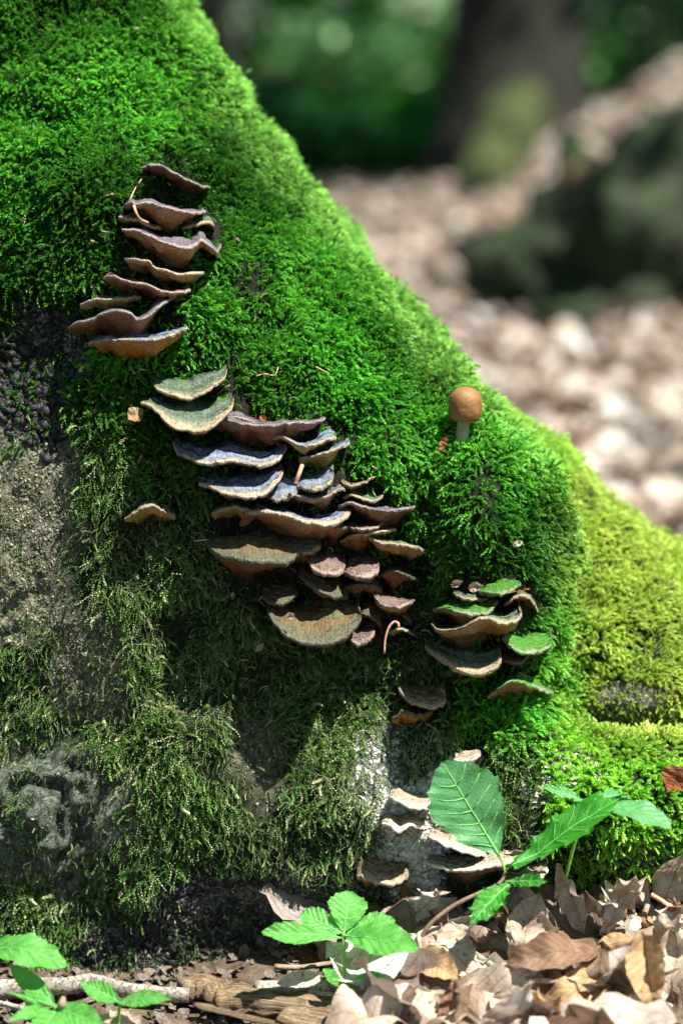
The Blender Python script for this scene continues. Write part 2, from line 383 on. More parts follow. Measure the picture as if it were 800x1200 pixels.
def vnormals(P, F):
    n = np.cross(P[F[:, 2]]-P[F[:, 0]], P[F[:, 3]]-P[F[:, 1]]); VN = np.zeros_like(P)
    for k in range(4): np.add.at(VN, F[:, k], n)
    return VN/(np.linalg.norm(VN, axis=1)[:, None]+1e-12), n
# a few smoothing passes, then lumps
for _ in range(2):
    acc = np.zeros_like(TP); cnt = np.zeros(len(TP))
    for a, b in ((0, 1), (1, 2), (2, 3), (3, 0)):
        np.add.at(acc, TF[:, a], TP[TF[:, b]]); np.add.at(acc, TF[:, b], TP[TF[:, a]]); np.add.at(cnt, TF[:, a], 1); np.add.at(cnt, TF[:, b], 1)
    TP = 0.4*TP + 0.6*acc/cnt[:, None]
VN, fn = vnormals(TP, TF)
cen = TP.mean(0)
if ((VN*(CAM-TP)).sum(1)).mean() < 0: TF = TF[:, ::-1]; VN = -VN
ppx, ppy = TV[:, 0], TV[:, 1]
# zones, fixed to the surface
wx = ppx + 26*fbm(TP, 28, 3); wy = ppy + 26*fbm(TP, 28, 3, 40.0)
def ell(cx, cy, rx, ry, soft=0.25):
    d = np.sqrt(((wx-cx)/rx)**2+((wy-cy)/ry)**2); return 1-sstep(1-soft, 1+soft, d)
bark = np.maximum.reduce([ell(25, 560, 75, 155), ell(20, 700, 62, 55), 0.75*ell(95, 780, 45, 80), ell(50, 965, 100, 85), 0.45*ell(290, 880, 45, 60)])
blackz = np.maximum(ell(52, 435, 55, 85), np.maximum(ell(320, 1082, 150, 78), ell(160, 1125, 90, 32)))
whitez = np.maximum.reduce([ell(485, 975, 55, 75), 0.42*ell(640, 915, 50, 24), 0.2*ell(760, 1000, 40, 30), 0.4*ell(430, 900, 50, 40), 0.0*ell(735, 820, 30, 16)])
bark = np.maximum(bark, 0.75*ell(735, 825, 50, 22))
bare = np.clip(np.maximum.reduce([bark*0.97, blackz*0.97, whitez*0.85])*(0.84+0.42*fbm(TP, 60, 3, 55)), 0, 0.97)
onB = ((ppx > 655) & (ppy > 480) & (ppy < 880)) | ((TV[:, 2] > 150) & (ppx > 500) & (ppy > 440))
onBsoft = np.maximum(sstep(612, 712, ppx+30*vn(TP, 45, 61))*(ppy > 470)*(ppy < 890), 0.9*sstep(130, 175, TV[:, 2])*(ppx > 520)*(ppy > 440))
lump = 0.0060*fbm(TP, 22, 3, 11)*(1-0.5*bare) + 0.0036*vn(TP, 62, 5)*(1-0.5*bare) + 0.0014*vn(TP, 150, 9)
# swirling burls in the bark
def burl(cx, cy, r0):
    d = np.sqrt((wx-cx)**2+((wy-cy)*1.2)**2); return np.sin(d/6.5+2.2*vn(TP, 40, 3)+1.2*vn(TP, 100, 4))*np.exp(-(d/r0)**2)
lump = lump + 0.0055*burl(35, 945, 85) + 0.0040*burl(88, 935, 50) + 0.0022*burl(20, 715, 55) - 0.004*ell(95, 975, 12, 34)
lump = lump + 0.0015*np.sin(wy/6+wx/40)*ell(50, 1010, 80, 30)
TP = TP + VN*lump[:, None]
VN, fn = vnormals(TP, TF)
zone = np.ones((len(TP), 4)); zc = np.tile(np.array([0.022, 0.036, 0.008]), (len(TP), 1))
def zmix(m, c):
    global zc
    zc = zc*(1-m[:, None]) + np.array(c)*m[:, None]
zmix(np.clip(bark, 0, 1), (0.40, 0.38, 0.27)); zmix(ell(50, 965, 105, 85), (0.25, 0.29, 0.23)); zmix(blackz, (0.05, 0.045, 0.045)); zmix(ell(300, 1090, 70, 36), (0.34, 0.32, 0.30)); zmix(whitez, (0.78, 0.78, 0.76))
zone[:, :3] = zc; zone[:, 3] = bare
tree = thing('mossy_beech_tree', 'huge tree base flaring into moss covered buttress roots, filling the left', 'tree', (-0.2, 1.35, 0))
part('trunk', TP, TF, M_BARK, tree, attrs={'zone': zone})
BVH = BVHTree.FromPolygons([Vector(p) for p in TP], [tuple(q) for q in TF.tolist()])
def hit(px, py):
    d = W(px, py, 1.0)-CAM; d = d/np.linalg.norm(d); r = BVH.ray_cast(Vector(CAM), Vector(d), 5)
    return (np.array(r[0]), np.array(r[1])) if r[0] is not None else (None, None)
def hitd(px, py, default=None):
    p, n = hit(px, py)
    if p is None: return default
    return (p-CAM)@FW

# ------------------------------------------------------------------ instancing helper (for uncountable stuff only)
PROTO = bpy.data.collections.new('prototypes')
def scatter(name, P, Rm, S, idx, tint, protos, parent=None, **kw):
    eul = np.stack([np.arctan2(Rm[:, 2, 1], Rm[:, 2, 2]), -np.arcsin(np.clip(Rm[:, 2, 0], -1, 1)), np.arctan2(Rm[:, 1, 0], Rm[:, 0, 0])], 1)
    me = bpy.data.meshes.new(name); me.vertices.add(len(P)); me.vertices.foreach_set('co', P.astype(np.float32).ravel())
    def at(k, t, fld, a):
        x = me.attributes.new(k, t, 'POINT'); x.data.foreach_set(fld, a.ravel())
    at('rot', 'FLOAT_VECTOR', 'vector', eul.astype(np.float32)); at('scl', 'FLOAT', 'value', S.astype(np.float32))
    at('idx', 'INT', 'value', idx.astype(np.int32))
    if tint is not None: at('tint', 'FLOAT_COLOR', 'color', np.concatenate([tint, np.ones((len(P), 1))], 1).astype(np.float32))
    me.update()
    o = link(name, me, parent, **kw)
    col = bpy.data.collections.new(name+'_shoots')
    for i, pm in enumerate(protos):
        po = bpy.data.objects.new('proto_%s_%02d' % (name, i), pm); col.objects.link(po)
    g = bpy.data.node_groups.new(name, 'GeometryNodeTree')
    g.interface.new_socket('Geometry', in_out='INPUT', socket_type='NodeSocketGeometry'); g.interface.new_socket('Geometry', in_out='OUTPUT', socket_type='NodeSocketGeometry')
    gi = g.nodes.new('NodeGroupInput'); go = g.nodes.new('NodeGroupOutput'); ci = g.nodes.new('GeometryNodeCollectionInfo')
    ci.inputs['Collection'].default_value = col; ci.inputs['Separate Children'].default_value = True; ci.inputs['Reset Children'].default_value = True
    ip = g.nodes.new('GeometryNodeInstanceOnPoints'); ip.inputs['Pick Instance'].default_value = True
    def na(k, t):
        x = g.nodes.new('GeometryNodeInputNamedAttribute'); x.data_type = t; x.inputs[0].default_value = k; return x.outputs[0]
    g.links.new(gi.outputs[0], ip.inputs['Points']); g.links.new(ci.outputs[0], ip.inputs['Instance'])
    g.links.new(na('idx', 'INT'), ip.inputs['Instance Index']); g.links.new(na('rot', 'FLOAT_VECTOR'), ip.inputs['Rotation']); g.links.new(na('scl', 'FLOAT'), ip.inputs['Scale'])
    g.links.new(ip.outputs[0], go.inputs[0])
    md = o.modifiers.new('scatter', 'NODES'); md.node_group = g
    return o
def frames(Z, rng, hint=None):
    """rotation matrices whose z axis is Z, rolled at random or with y near hint"""
    Z = Z/np.linalg.norm(Z, axis=1)[:, None]
    A = rng.normal(size=Z.shape) if hint is None else hint + 0.0*Z
    Xa = np.cross(A, Z); Xa /= np.linalg.norm(Xa, axis=1)[:, None]+1e-9
    Ya = np.cross(Z, Xa); return np.stack([Xa, Ya, Z], 2)

# moss shoots -------------------------------------------------------
def shoot(seed, L=0.0085, n=11, leafl=0.0022, leafw=0.00062, bend=0.5, spread=0.8, nl=3):
    r = np.random.default_rng(seed); V = []; F = []; T = []
    t = np.linspace(0, 1, n+1); ba = bend*r.uniform(0.5, 1.2)
    ang = ba*t*t*1.6; dx = np.sin(ang); dz = np.cos(ang)
    C = np.stack([np.cumsum(dx), 0.08*np.sin(t*5+r.uniform(0, 6))*n*0.5, np.cumsum(dz)], 1)*L/n; C -= C[0]
    for i in range(n+1):
        s = t[i]; tg = np.array([dx[i], 0, dz[i]]); nm = np.array([dz[i], 0, -dx[i]]); sd = np.array([0, 1.0, 0])
        for k in range(nl):
            ph = math.pi*2*k/nl + (0.6 if i % 2 else 0) + r.uniform(-.3, .3)
            o = math.cos(ph)*nm*0.75+math.sin(ph)*sd
            sp = spread*(1.0-0.45*s)*r.uniform(.8, 1.2)
            d = tg+o*sp; d /= np.linalg.norm(d); wv = np.cross(d, tg+0.3*nm); wv /= np.linalg.norm(wv)+1e-9
            l = leafl*(1.0-0.45*s)*(0.55+0.45*min(1, s*4))*r.uniform(.75, 1.2); w_ = leafw*r.uniform(.8, 1.2)*(1-0.3*s)
            b = len(V); p = C[i]
            V += [p, p+d*l*0.4+wv*w_, p+d*l+tg*l*0.15, p+d*l*0.4-wv*w_]; F.append((b, b+1, b+2, b+3))
            T += [s*0.8, s*0.8+0.1, min(1, s+0.35), s*0.8+0.1]
    return mesh('moss_shoot', V, F, M_MOSS, smooth=False, attrs={'tipf': np.clip(T, 0, 1)})
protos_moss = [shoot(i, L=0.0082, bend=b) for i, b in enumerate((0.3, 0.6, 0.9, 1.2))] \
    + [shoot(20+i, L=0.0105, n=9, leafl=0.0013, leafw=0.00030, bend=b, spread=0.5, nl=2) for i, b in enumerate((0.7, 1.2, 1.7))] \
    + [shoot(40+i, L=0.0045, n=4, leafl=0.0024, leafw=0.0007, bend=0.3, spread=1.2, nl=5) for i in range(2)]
def sample_tri(n, P, F, wgt, rng):
    t = np.concatenate([F[:, [0, 1, 2]], F[:, [0, 2, 3]]]); a = P[t[:, 0]]; b = P[t[:, 1]]; c = P[t[:, 2]]
    ar = np.linalg.norm(np.cross(b-a, c-a), axis=1)*wgt[t].mean(1); pr = ar/ar.sum()
    k = rng.choice(len(t), n, p=pr); u = rng.random(n); v = rng.random(n); m = u+v > 1; u[m] = 1-u[m]; v[m] = 1-v[m]
    bc = np.stack([1-u-v, u, v], 1); return t[k], bc
vis = sstep(-0.45, -0.1, (VN*(CAM-TP)/np.linalg.norm(CAM-TP, axis=1)[:, None]).sum(1))
vis = vis*(ppx > -90)*(ppx < 900)*(ppy > -90)*(ppy < 1210)
clumpn = fbm(TP, 38, 3, 21)
low = sstep(470, 620, ppy + 0.35*(ppx-200)*-1 + 60*vn(TP, 20, 2))*sstep(560, 500, ppx) # stringy lower left face
low = np.maximum(low, sstep(860, 900, ppy)*(ppx < 640))
C_zone = (ppy > 872) & (ppx > 640)
dens = vis*(1-bare)*(0.35+0.65*sstep(-0.9, 0.2, clumpn+0.5*(1-low)))*np.where(low > 0.5, 0.85, 1.0)
BR_PTS = []     # filled before the moss is grown: where brackets sit, moss stays short

# ------------------------------------------------------------------ bracket fungi
blue = mat_cap('cap_blue', [(0.049, 0.055, 0.049), (0.144, 0.179, 0.227), (0.060, 0.084, 0.131), (0.201, 0.249, 0.320), (0.079, 0.103, 0.168), (0.241, 0.289, 0.360), (0.146, 0.164, 0.206)], rim=(0.340, 0.281, 0.198))
green = mat_cap('cap_green', [(0.019, 0.043, 0.014), (0.049, 0.090, 0.042), (0.038, 0.061, 0.050), (0.118, 0.165, 0.106), (0.068, 0.103, 0.074), (0.171, 0.195, 0.130)], moss=0.25, rim=(0.323, 0.251, 0.156))
mossy = mat_cap('cap_mossy', [(0.023, 0.082, 0.009), (0.042, 0.137, 0.014), (0.056, 0.152, 0.021), (0.109, 0.191, 0.061)], moss=0.9, rim=(0.254, 0.265, 0.182))
brownc = mat_cap('cap_brown', [(0.096, 0.087, 0.042), (0.142, 0.117, 0.051), (0.183, 0.089, 0.044), (0.105, 0.092, 0.043), (0.157, 0.096, 0.042), (0.097, 0.097, 0.056)], moss=0.08, rim=(0.097, 0.093, 0.056))
greyc = mat_cap('cap_grey', [(0.051, 0.045, 0.039), (0.155, 0.119, 0.096), (0.093, 0.069, 0.064), (0.219, 0.148, 0.119), (0.155, 0.109, 0.096)], rim=(0.301, 0.224, 0.182))
violet = mat_cap('cap_violet', [(0.051, 0.045, 0.039), (0.114, 0.084, 0.072), (0.151, 0.134, 0.151), (0.119, 0.108, 0.138)], rim=(0.268, 0.208, 0.185))
tanc = mat_cap('cap_tan', [(0.130, 0.101, 0.053), (0.273, 0.201, 0.106), (0.232, 0.161, 0.084), (0.303, 0.231, 0.136)], rim=(0.340, 0.281, 0.198))
whitec = mat_cap('cap_white', [(0.22, 0.19, 0.13), (0.46, 0.39, 0.29), (0.36, 0.29, 0.20), (0.54, 0.47, 0.36)], rim=(0.66, 0.60, 0.48), fib=0.45)
p_tan = mat_pore('pore_tan', (0.107, 0.059, 0.018), (0.364, 0.209, 0.078), (0.487, 0.309, 0.154))
p_red = mat_pore('pore_reddish', (0.076, 0.034, 0.016), (0.248, 0.111, 0.052), (0.363, 0.196, 0.112))
p_org = mat_pore('pore_orange', (0.131, 0.054, 0.014), (0.460, 0.186, 0.044), (0.472, 0.257, 0.091))
p_yel = mat_pore('pore_yellow', (0.127, 0.104, 0.020), (0.382, 0.275, 0.073), (0.505, 0.375, 0.150))
p_drk = mat_pore('pore_dark', (0.031, 0.020, 0.009), (0.151, 0.073, 0.026), (0.235, 0.129, 0.057))
ALLB = []
def bracket(label, rim, up, dn, D, cap, pore, thick=3.2, base=0.0, shrink=0.90, rough=1.0, seed=None):
    """rim: front edge in photo pixels left to right; up/dn: how far the root line sits above and below it
    (px, left-mid-right); D: how far it juts out of the bark (px of 0.5 mm)"""
    seed = seed if seed is not None else len(ALLB)+1
    rng = np.random.default_rng(seed); n = max(30, int(abs(rim[-1][0]-rim[0][0])*0.6)); n = min(n, 90)
    Rm = crspline(rim, n); t = np.linspace(0, 1, n)
    def prof(v):
        v = (v, v, v) if not isinstance(v, (tuple, list)) else v
        return np.interp(t, [0, .5, 1], v)
    e = np.sin(np.pi*np.clip(t, 0.03, 0.97))**0.33
    upx = prof(up)*e; upx = np.where(upx > 5, upx*1.22+3, upx); dnx = prof(dn)*e*1.2*(1+0.25*np.sin(t*9+seed))
    cx = Rm[:, 0].mean(); rx = cx+(Rm[:, 0]-cx)*shrink
    # fine lobing of the margin
    ph = rng.uniform(0, 100); lob = np.array([vn(np.array([q*9+ph, 0.5, 0.5]), 1.0) for q in t]); lob2 = np.array([vn(np.array([q*24+ph, 0.5, 9.5]), 1.0) for q in t])
    Rm = Rm + np.stack([0*t, (1.9*lob+1.5*lob2)*rough], 1)
    def rootline(ys):
        P = []
        for x, y in zip(rx, ys):
            p, _ = hit(x, y)
            if p is None:
                dd = P[-1] if P else D0; P.append(dd)
            else: P.append((p-CAM)@FW)
        P = np.array(P); k = 5; Pp = np.pad(P, k, 'edge'); return np.array([np.median(Pp[i:i+2*k+1]) for i in range(len(P))])
    sx = (Rm[0, 0]+Rm[-1, 0])/2; ym = Rm[:, 1]
    ytop = ym-upx; ybot = ym+dnx
    dt = rootline(ytop)+0.006; db = rootline(ybot)+0.006
    base_d = (dt+db)/2 - 0.006
    k = 7; bd = np.convolve(np.pad(base_d, k, 'edge'), np.ones(2*k+1)/(2*k+1), 'valid')
    prot = (0.40+0.60*np.sin(np.pi*t)**0.7 + 0.07*lob)*D*0.0005
    dr = bd-prot
    rimP = W(Rm[:, 0], Rm[:, 1], dr); topP = W(rx, ytop, np.maximum(dt, dr+0.004)); botP = W(rx, ybot+thick*0.4, np.maximum(db, dr+0.004))
    th = 1.35*thick*0.0005*(0.85+0.15*e)*(1+0.35*lob2)
    up3 = np.array([0, 0, 1.0]); rows = []; vv = []
    nv = 12
    sgn = np.interp(prof(up), [-4, 6], [0.2, 1.0])
    for j in range(nv+1):
        v = j/nv; p = topP*(1-v)+rimP*v
        p = p + up3*(np.sin(np.pi*v**0.8)*0.0012*sgn*thick/3)[:, None] + up3*(0.00045*np.sin(v*17+lob*1.5)*np.sin(np.pi*v))[:, None]
        p = p + up3*((0.0013*vn(p, 150, seed)+0.0008*vn(p, 380, seed)+0.0006*np.array(lob2)*v)*np.sin(np.pi*min(v+.08, 1)))[:, None]
        rows.append(p); vv.append(v)
    rn = rimP-(topP+botP)/2; rn /= np.linalg.norm(rn, axis=1)[:, None]
    for a in (35, 70, 110, 150):
        an = math.radians(a); rows.append(rimP + rn*(th*0.55*math.sin(an))[:, None] - up3*(th*0.5*(1-math.cos(an)))[:, None]); vv.append(1.0)
    ntop = len(rows); rimb = rimP - up3*th[:, None]
    R2 = [rows[-1]]; v2 = [1.0]
    nb = 9
    for j in range(1, nb+1):
        v = 1-j/nb; p = botP*(1-v)+rimb*v
        p = p + up3*(0.0010*np.sin(np.pi*v) + 0.0040*fbm(p, 95, 4, seed)*(1-v*0.6)*min(1, (1-v)*4))[:, None]
        R2.append(p); v2.append(v)
    def grid(rows, vv, flip=False):
        V = np.concatenate(rows); m = len(rows); F = []
        for j in range(m-1):
            for i in range(n-1):
                q = (j*n+i, j*n+i+1, (j+1)*n+i+1, (j+1)*n+i); F.append(q if not flip else q[::-1])
        uv = np.stack([np.tile(t, m), np.repeat(vv, n)], 1); return V, np.array(F), uv
    c0 = rimP[n//2]*0.3+(topP[n//2]+botP[n//2])*0.35
    o = thing('bracket_fungus', label, 'bracket fungus', c0, 'bracket fungi growing on the mossy trunk')
    V, F, uv = grid(rows, vv); part('cap', V, F, cap, o, uv=uv)
    V, F, uv = grid(R2, v2); part('pore_surface', V, F, pore, o, uv=uv)
    BR_PTS.extend(list(((topP+botP)/2)[::3])); BR_PTS.extend(list(topP[::4])); BR_PTS.extend(list(botP[::4]))
    BR_PTS.extend(list(((topP+rimP)/2)[::4])); BR_PTS.extend(list(((botP+rimP)/2)[::4]))
    ALLB.append(o); return o
B = bracket
# upper stack
B('topmost bracket of the upper left stack, dark brown wedge with thin slate rim', [(165,196),(177,192),(191,194),(206,202),(222,211),(236,216),(246,219)], -3, (16,16,3), 58, violet, p_drk, 2.6)
B('tan bracket second from the top, scalloped dark left end and level pale rim', [(147,240),(153,236),(160,239),(170,236),(186,239),(200,243),(215,247),(232,249),(241,247)], (3,1,0), (10,28,12), 66, violet, p_tan, 3)
B('small mossy olive shelf tucked left beneath the second bracket of the upper stack', [(139,254),(150,255),(165,258),(178,265),(189,267)], 5, 8, 30, green, p_yel, 3)
B('small rounded grey shelf at the right beneath the second bracket of the upper stack', [(212,266),(226,263),(240,260),(250,263),(251,269)], 4, 6, 26, green, p_tan, 3)
B('wavy bracket third in the upper stack with blue grey rim and folded right end', [(143,269),(158,270),(178,276),(195,284),(212,289),(228,288),(236,281),(246,287),(254,293),(259,286)], (0,7,4), (24,20,6), 62, violet, p_tan, 3.2)
B('stepped light brown bracket with a notch left and blunt right end', [(146,304),(155,301),(166,304),(176,306),(182,312),(200,317),(218,320),(239,318)], -2, (16,18,18), 52, tanc, p_tan, 3.2)
B('narrow red brown bracket sloping right with a torn tip, fifth level of the upper stack', [(122,325),(131,323),(147,328),(165,331),(180,335),(194,341),(210,342),(223,338)], -1, (13,17,8), 48, greyc, p_red, 3)
B('short moss dusted bracket above the upswept one at the left of the upper stack', [(94,357),(108,351),(128,350),(148,348),(166,347)], 0, (14,16,10), 36, green, p_yel, 3)
B('reddish bracket with a humped middle and its right wing swept upward', [(81,383),(90,378),(106,374),(124,366),(140,363),(152,366),(163,373),(176,367),(188,356),(201,349)], (0,1,6), (26,30,16), 64, violet, p_red, 3.4)
B('lowest bracket of the upper stack, orange underneath with long grey rim', [(104,401),(122,397),(145,397),(170,398),(190,395),(205,389),(219,384)], (2,4,1), (24,26,20), 60, blue, p_org, 3.6)
# pair of dished green ones
B('thin dished green bracket with cream edge, alone above the wide dished one', [(180,449),(187,457),(200,461),(212,465),(224,466),(236,461),(246,454),(256,448),(263,441),(266,434)], (12,22,6), 3, 56, green, p_tan, 3.0)
B('wide dished grey green bracket with banded top and cream edge', [(165,472),(176,475),(186,483),(194,492),(204,499),(220,502),(238,502),(251,496),(263,486),(272,477),(274,467)], (4,34,8), 3, 78, green, p_tan, 3.2)
# main cluster
B('long dark red brown bracket at the top of the main cluster with thin pale rim', [(244,490),(262,491),(280,495),(300,498),(320,497),(335,495),(350,494),(366,494),(381,489)], 1, (22,30,10), 60, violet, p_red, 3)
B('pointed sliver of a cap just behind the rim of the long red brown bracket', [(264,487),(278,489),(292,492),(304,496)], 4, 3, 22, violet, p_red, 2.4)
B('yellow brown bracket with blue grey lip at its right end, upper main cluster', [(318,513),(328,510),(340,515),(352,521),(362,521),(374,517),(385,514),(394,512)], (-2,2,10), (18,14,2), 56, blue, p_yel, 3)
B('tan bracket with a pale pointed right tip below the blue lipped one', [(350,536),(368,533),(384,528),(397,524),(410,519)], (-2,0,6), (14,20,4), 50, blue, p_yel, 2.8)
B('long blue banded wavy bracket, upper of the two blue shelves at the left', [(203,517),(208,528),(220,535),(236,541),(255,541),(270,538),(285,540),(300,543),(316,542),(327,536),(336,523)], (10,15,10), 2, 60, blue, p_tan, 3.6)
B('blue banded bracket with pointed left tip, lower of the two blue shelves', [(233,565),(248,570),(264,577),(284,580),(301,580),(316,572),(326,562),(332,553)], (6,22,14), 2, 62, blue, p_tan, 3.6)
B('crumpled dark slate bracket in the middle between two blue shelves', [(312,580),(320,584),(330,584),(341,581),(351,573)], (24,26,18), 3, 46, blue, p_drk, 3)
B('rounded blue white lobe at the right with the fallen twig lying against it', [(348,568),(360,571),(376,570),(387,563),(391,553),(386,546)], (10,20,8), 2, 56, blue, p_tan, 4)
B('thin red brown bracket with pale lip directly under the rounded blue lobe', [(338,577),(354,582),(370,584),(386,579),(396,573),(404,572)], (0,3,4), (14,16,6), 50, violet, p_red, 3)
B('olive mossy flap at the far left of the main cluster beside an orange scrap', [(248,600),(262,595),(278,594),(292,597),(302,602)], 3, 13, 34, green, p_yel, 3)
B('long brown bracket with rolled grey blue lip spanning the centre of the cluster', [(288,600),(304,598),(322,600),(340,603),(350,608),(365,611),(381,612),(396,610),(406,604),(411,597)], (2,4,10), (22,24,6), 66, blue, p_tan, 4.4)
B('broad flat grey green bracket with a thick rounded edge at lower left of cluster', [(243,635),(254,645),(270,650),(290,654),(311,655),(331,654),(346,649),(354,640)], (6,24,16), (10,22,8), 80, brownc, p_drk, 7)
B('small olive shelf wedged right of the broad thick edged bracket', [(336,640),(348,644),(362,646),(376,638)], 12, 10, 40, green, p_yel, 4)
B('tiny tan bracket highest at the right edge of the main cluster', [(400,565),(410,568),(423,566),(432,561),(438,558)], 1, (6,8,4), 30, tanc, p_tan, 2.4)
B('small bracket with a pale green lip, second down at the right edge', [(401,583),(412,579),(426,584),(440,586),(449,580)], 4, 6, 32, green, p_tan, 2.6)
B('long slim brown bracket ending in a sharp right point', [(395,593),(410,589),(425,593),(441,597),(460,597),(475,595),(486,593)], (1,2,0), (16,20,4), 50, violet, p_red, 2.8)
B('brown bracket under the rolled lip with shadowed rusty underside', [(372,617),(386,614),(400,616),(412,619)], -1, 20, 50, brownc, p_red, 3)
B('thin rosy lipped bracket right of centre below the slim pointed one', [(405,615),(416,619),(428,619),(440,617),(449,612)], 4, (4,12,3), 52, greyc, p_red, 2.6)
B('thin ochre bracket under the rosy lipped one', [(398,634),(412,627),(428,624),(446,622),(464,620)], 0, (10,16,4), 48, tanc, p_org, 2.8)
B('large tan bracket with pale green rim jutting furthest right', [(428,627),(440,633),(455,636),(470,638),(485,640),(500,644)], (3,3,0), (10,24,10), 60, green, p_tan, 3.2)
B('left half of the paired rosy grey caps in the lower cluster', [(361,654),(366,664),(376,669),(388,670),(399,668),(405,660)], (10,18,14), 6, 66, greyc, p_drk, 5)
B('right half of the paired rosy grey caps in the lower cluster', [(402,668),(412,672),(424,674),(436,672),(444,664),(441,656)], (16,18,8), 6, 66, greyc, p_drk, 5)
B('shaded dark brown shelf sweeping below the paired caps', [(350,672),(362,683),(378,692),(394,697),(408,698)], 20, 8, 56, brownc, p_red, 4)
B('dark brown shelf at the right under the tan one with green rim', [(443,672),(458,668),(474,672),(491,679)], 2, (16,20,6), 44, brownc, p_drk, 3)
B('shadowed brown shelf behind, between the paired caps and the pink lipped bracket', [(400,690),(415,684),(432,684),(448,690)], 4, 18, 36, brownc, p_drk, 4)
B('bracket with a glossy pink upper lip and tan base, lower right of cluster', [(437,697),(444,704),(455,709),(470,709),(486,703)], (8,9,4), (12,18,6), 56, greyc, p_tan, 3)
B('largest lowest bracket of the main cluster, rusty brown top with green margin', [(313,711),(322,728),(338,742),(360,751),(382,751),(402,744),(416,733),(423,720),(418,707)], (12,44,10), 3, 96, brownc, p_drk, 5)
B('dark olive cap behind the left of the largest lowest bracket', [(307,698),(320,705),(335,704),(349,694)], 14, 5, 50, brownc, p_drk, 4)
B('small frayed greyish cap at the right of the largest lowest bracket', [(407,744),(417,753),(429,751),(438,741),(439,731)], (16,22,8), 2, 56, greyc, p_drk, 4)
B('brown cap edge peeping out behind the small frayed cap', [(422,718),(434,721),(445,730),(448,740)], 12, 4, 34, brownc, p_drk, 4)
B('little tan bracket right beside the hooked dry stalk', [(451,742),(462,737),(474,737),(486,743)], 1, (6,9,4), 34, tanc, p_org, 2.8)
B('lone frilly grey green bracket amid dark moss left of the main cluster', [(146,608),(158,601),(170,594),(183,594),(195,599),(206,604)], (2,5,3), (10,18,6), 44, green, p_yel, 3, rough=2)
# cluster on the right lobe
B('small blue grey sliver second from the top of the right cluster', [(530,693),(540,699),(555,702),(572,701)], 5, 4, 34, green, p_drk, 3)
B('mossy cap with the red leaf scrap at the top of the right cluster', [(560,692),(578,694),(596,692),(610,684)], (4,12,6), 5, 46, mossy, p_red, 3)
B('brownish hanging bracket end at upper right of the right cluster', [(590,708),(602,700),(615,697),(624,705),(630,714)], (3,4,2), (8,12,6), 44, green, p_red, 3)
B('moss filled dish with crumbs lying on it in the right cluster', [(507,713),(520,712),(536,717),(551,719),(567,718),(577,712),(583,704)], (2,12,10), (10,12,3), 64, mossy, p_tan, 3.2)
B('wavy bracket of the right cluster, pale left tip and grey green right lobe', [(505,731),(514,737),(530,737),(546,732),(560,725),(575,725),(590,729),(603,727),(611,719),(607,712)], (1,4,16), (12,22,4), 78, green, p_tan, 3.4)
B('bright moss green cap furthest right of the right cluster', [(588,746),(597,756),(610,763),(626,763),(640,759),(647,750),(643,743)], (8,18,8), 3, 66, mossy, p_red, 3.6)
B('lowest broad bracket of the right cluster with rusty cream edge', [(498,756),(510,765),(526,776),(545,785),(565,787),(580,781),(587,770),(584,761)], (4,24,12), 3, 78, green, p_tan, 5)
B('little brown ledge under the bright moss green cap', [(584,768),(598,775),(610,775),(619,767)], 8, 4, 36, brownc, p_red, 3)
B('ragged red brown bracket with mossy right end, alone below the right cluster', [(571,815),(580,808),(590,801),(603,797),(618,801),(633,806),(648,811)], (2,5,8), (8,18,5), 56, mossy, p_red, 3.2, rough=2)
B('fuzzy tan topped bracket with a knob at its right end, below the clusters', [(467,806),(474,815),(488,822),(504,825),(519,821),(522,812),(516,804)], (5,18,6), 3, 58, tanc, p_org, 5)
B('orange brown crumbling bracket right below the fuzzy tan one', [(459,842),(472,834),(488,837),(507,832)], 3, 14, 44, brownc, p_org, 4, rough=3)
B('small cream bracket peeking over the top of the large pale oak leaf', [(526,887),(539,891),(553,890),(563,884)], 7, 6, 36, whitec, p_red, 3)
B('bleached white bracket, upper of two left of the large oak leaf', [(456,933),(470,940),(487,946),(502,944),(511,935)], 13, 3, 54, whitec, p_tan, 3.4)
B('bleached white bracket, lower of two left of the large oak leaf', [(447,964),(458,967),(468,974),(482,965),(497,970)], 13, 3, 54, whitec, p_tan, 3.4)
B('white shelf partly hidden behind the stalk end of the large oak leaf', [(502,979),(520,988),(540,996),(556,1000),(569,1000)], 12, 3, 50, whitec, p_drk, 3)
B('long white shelf nearest the ground behind the oak seedling', [(499,1010),(516,1015),(536,1019),(556,1018),(576,1014),(597,1009),(621,1004)], 12, (4,14,4), 60, whitec, p_drk, 3.4)
B('short pale shelf with greenish edge right of the oak seedling stem', [(591,1030),(609,1034),(628,1031),(642,1019)], 16, 4, 50, whitec, p_drk, 3)
B('dull beige crumbly bracket low on the trunk above the litter', [(418,1022),(434,1029),(455,1033),(479,1027)], 22, 6, 40, tanc, p_tan, 5, rough=2)

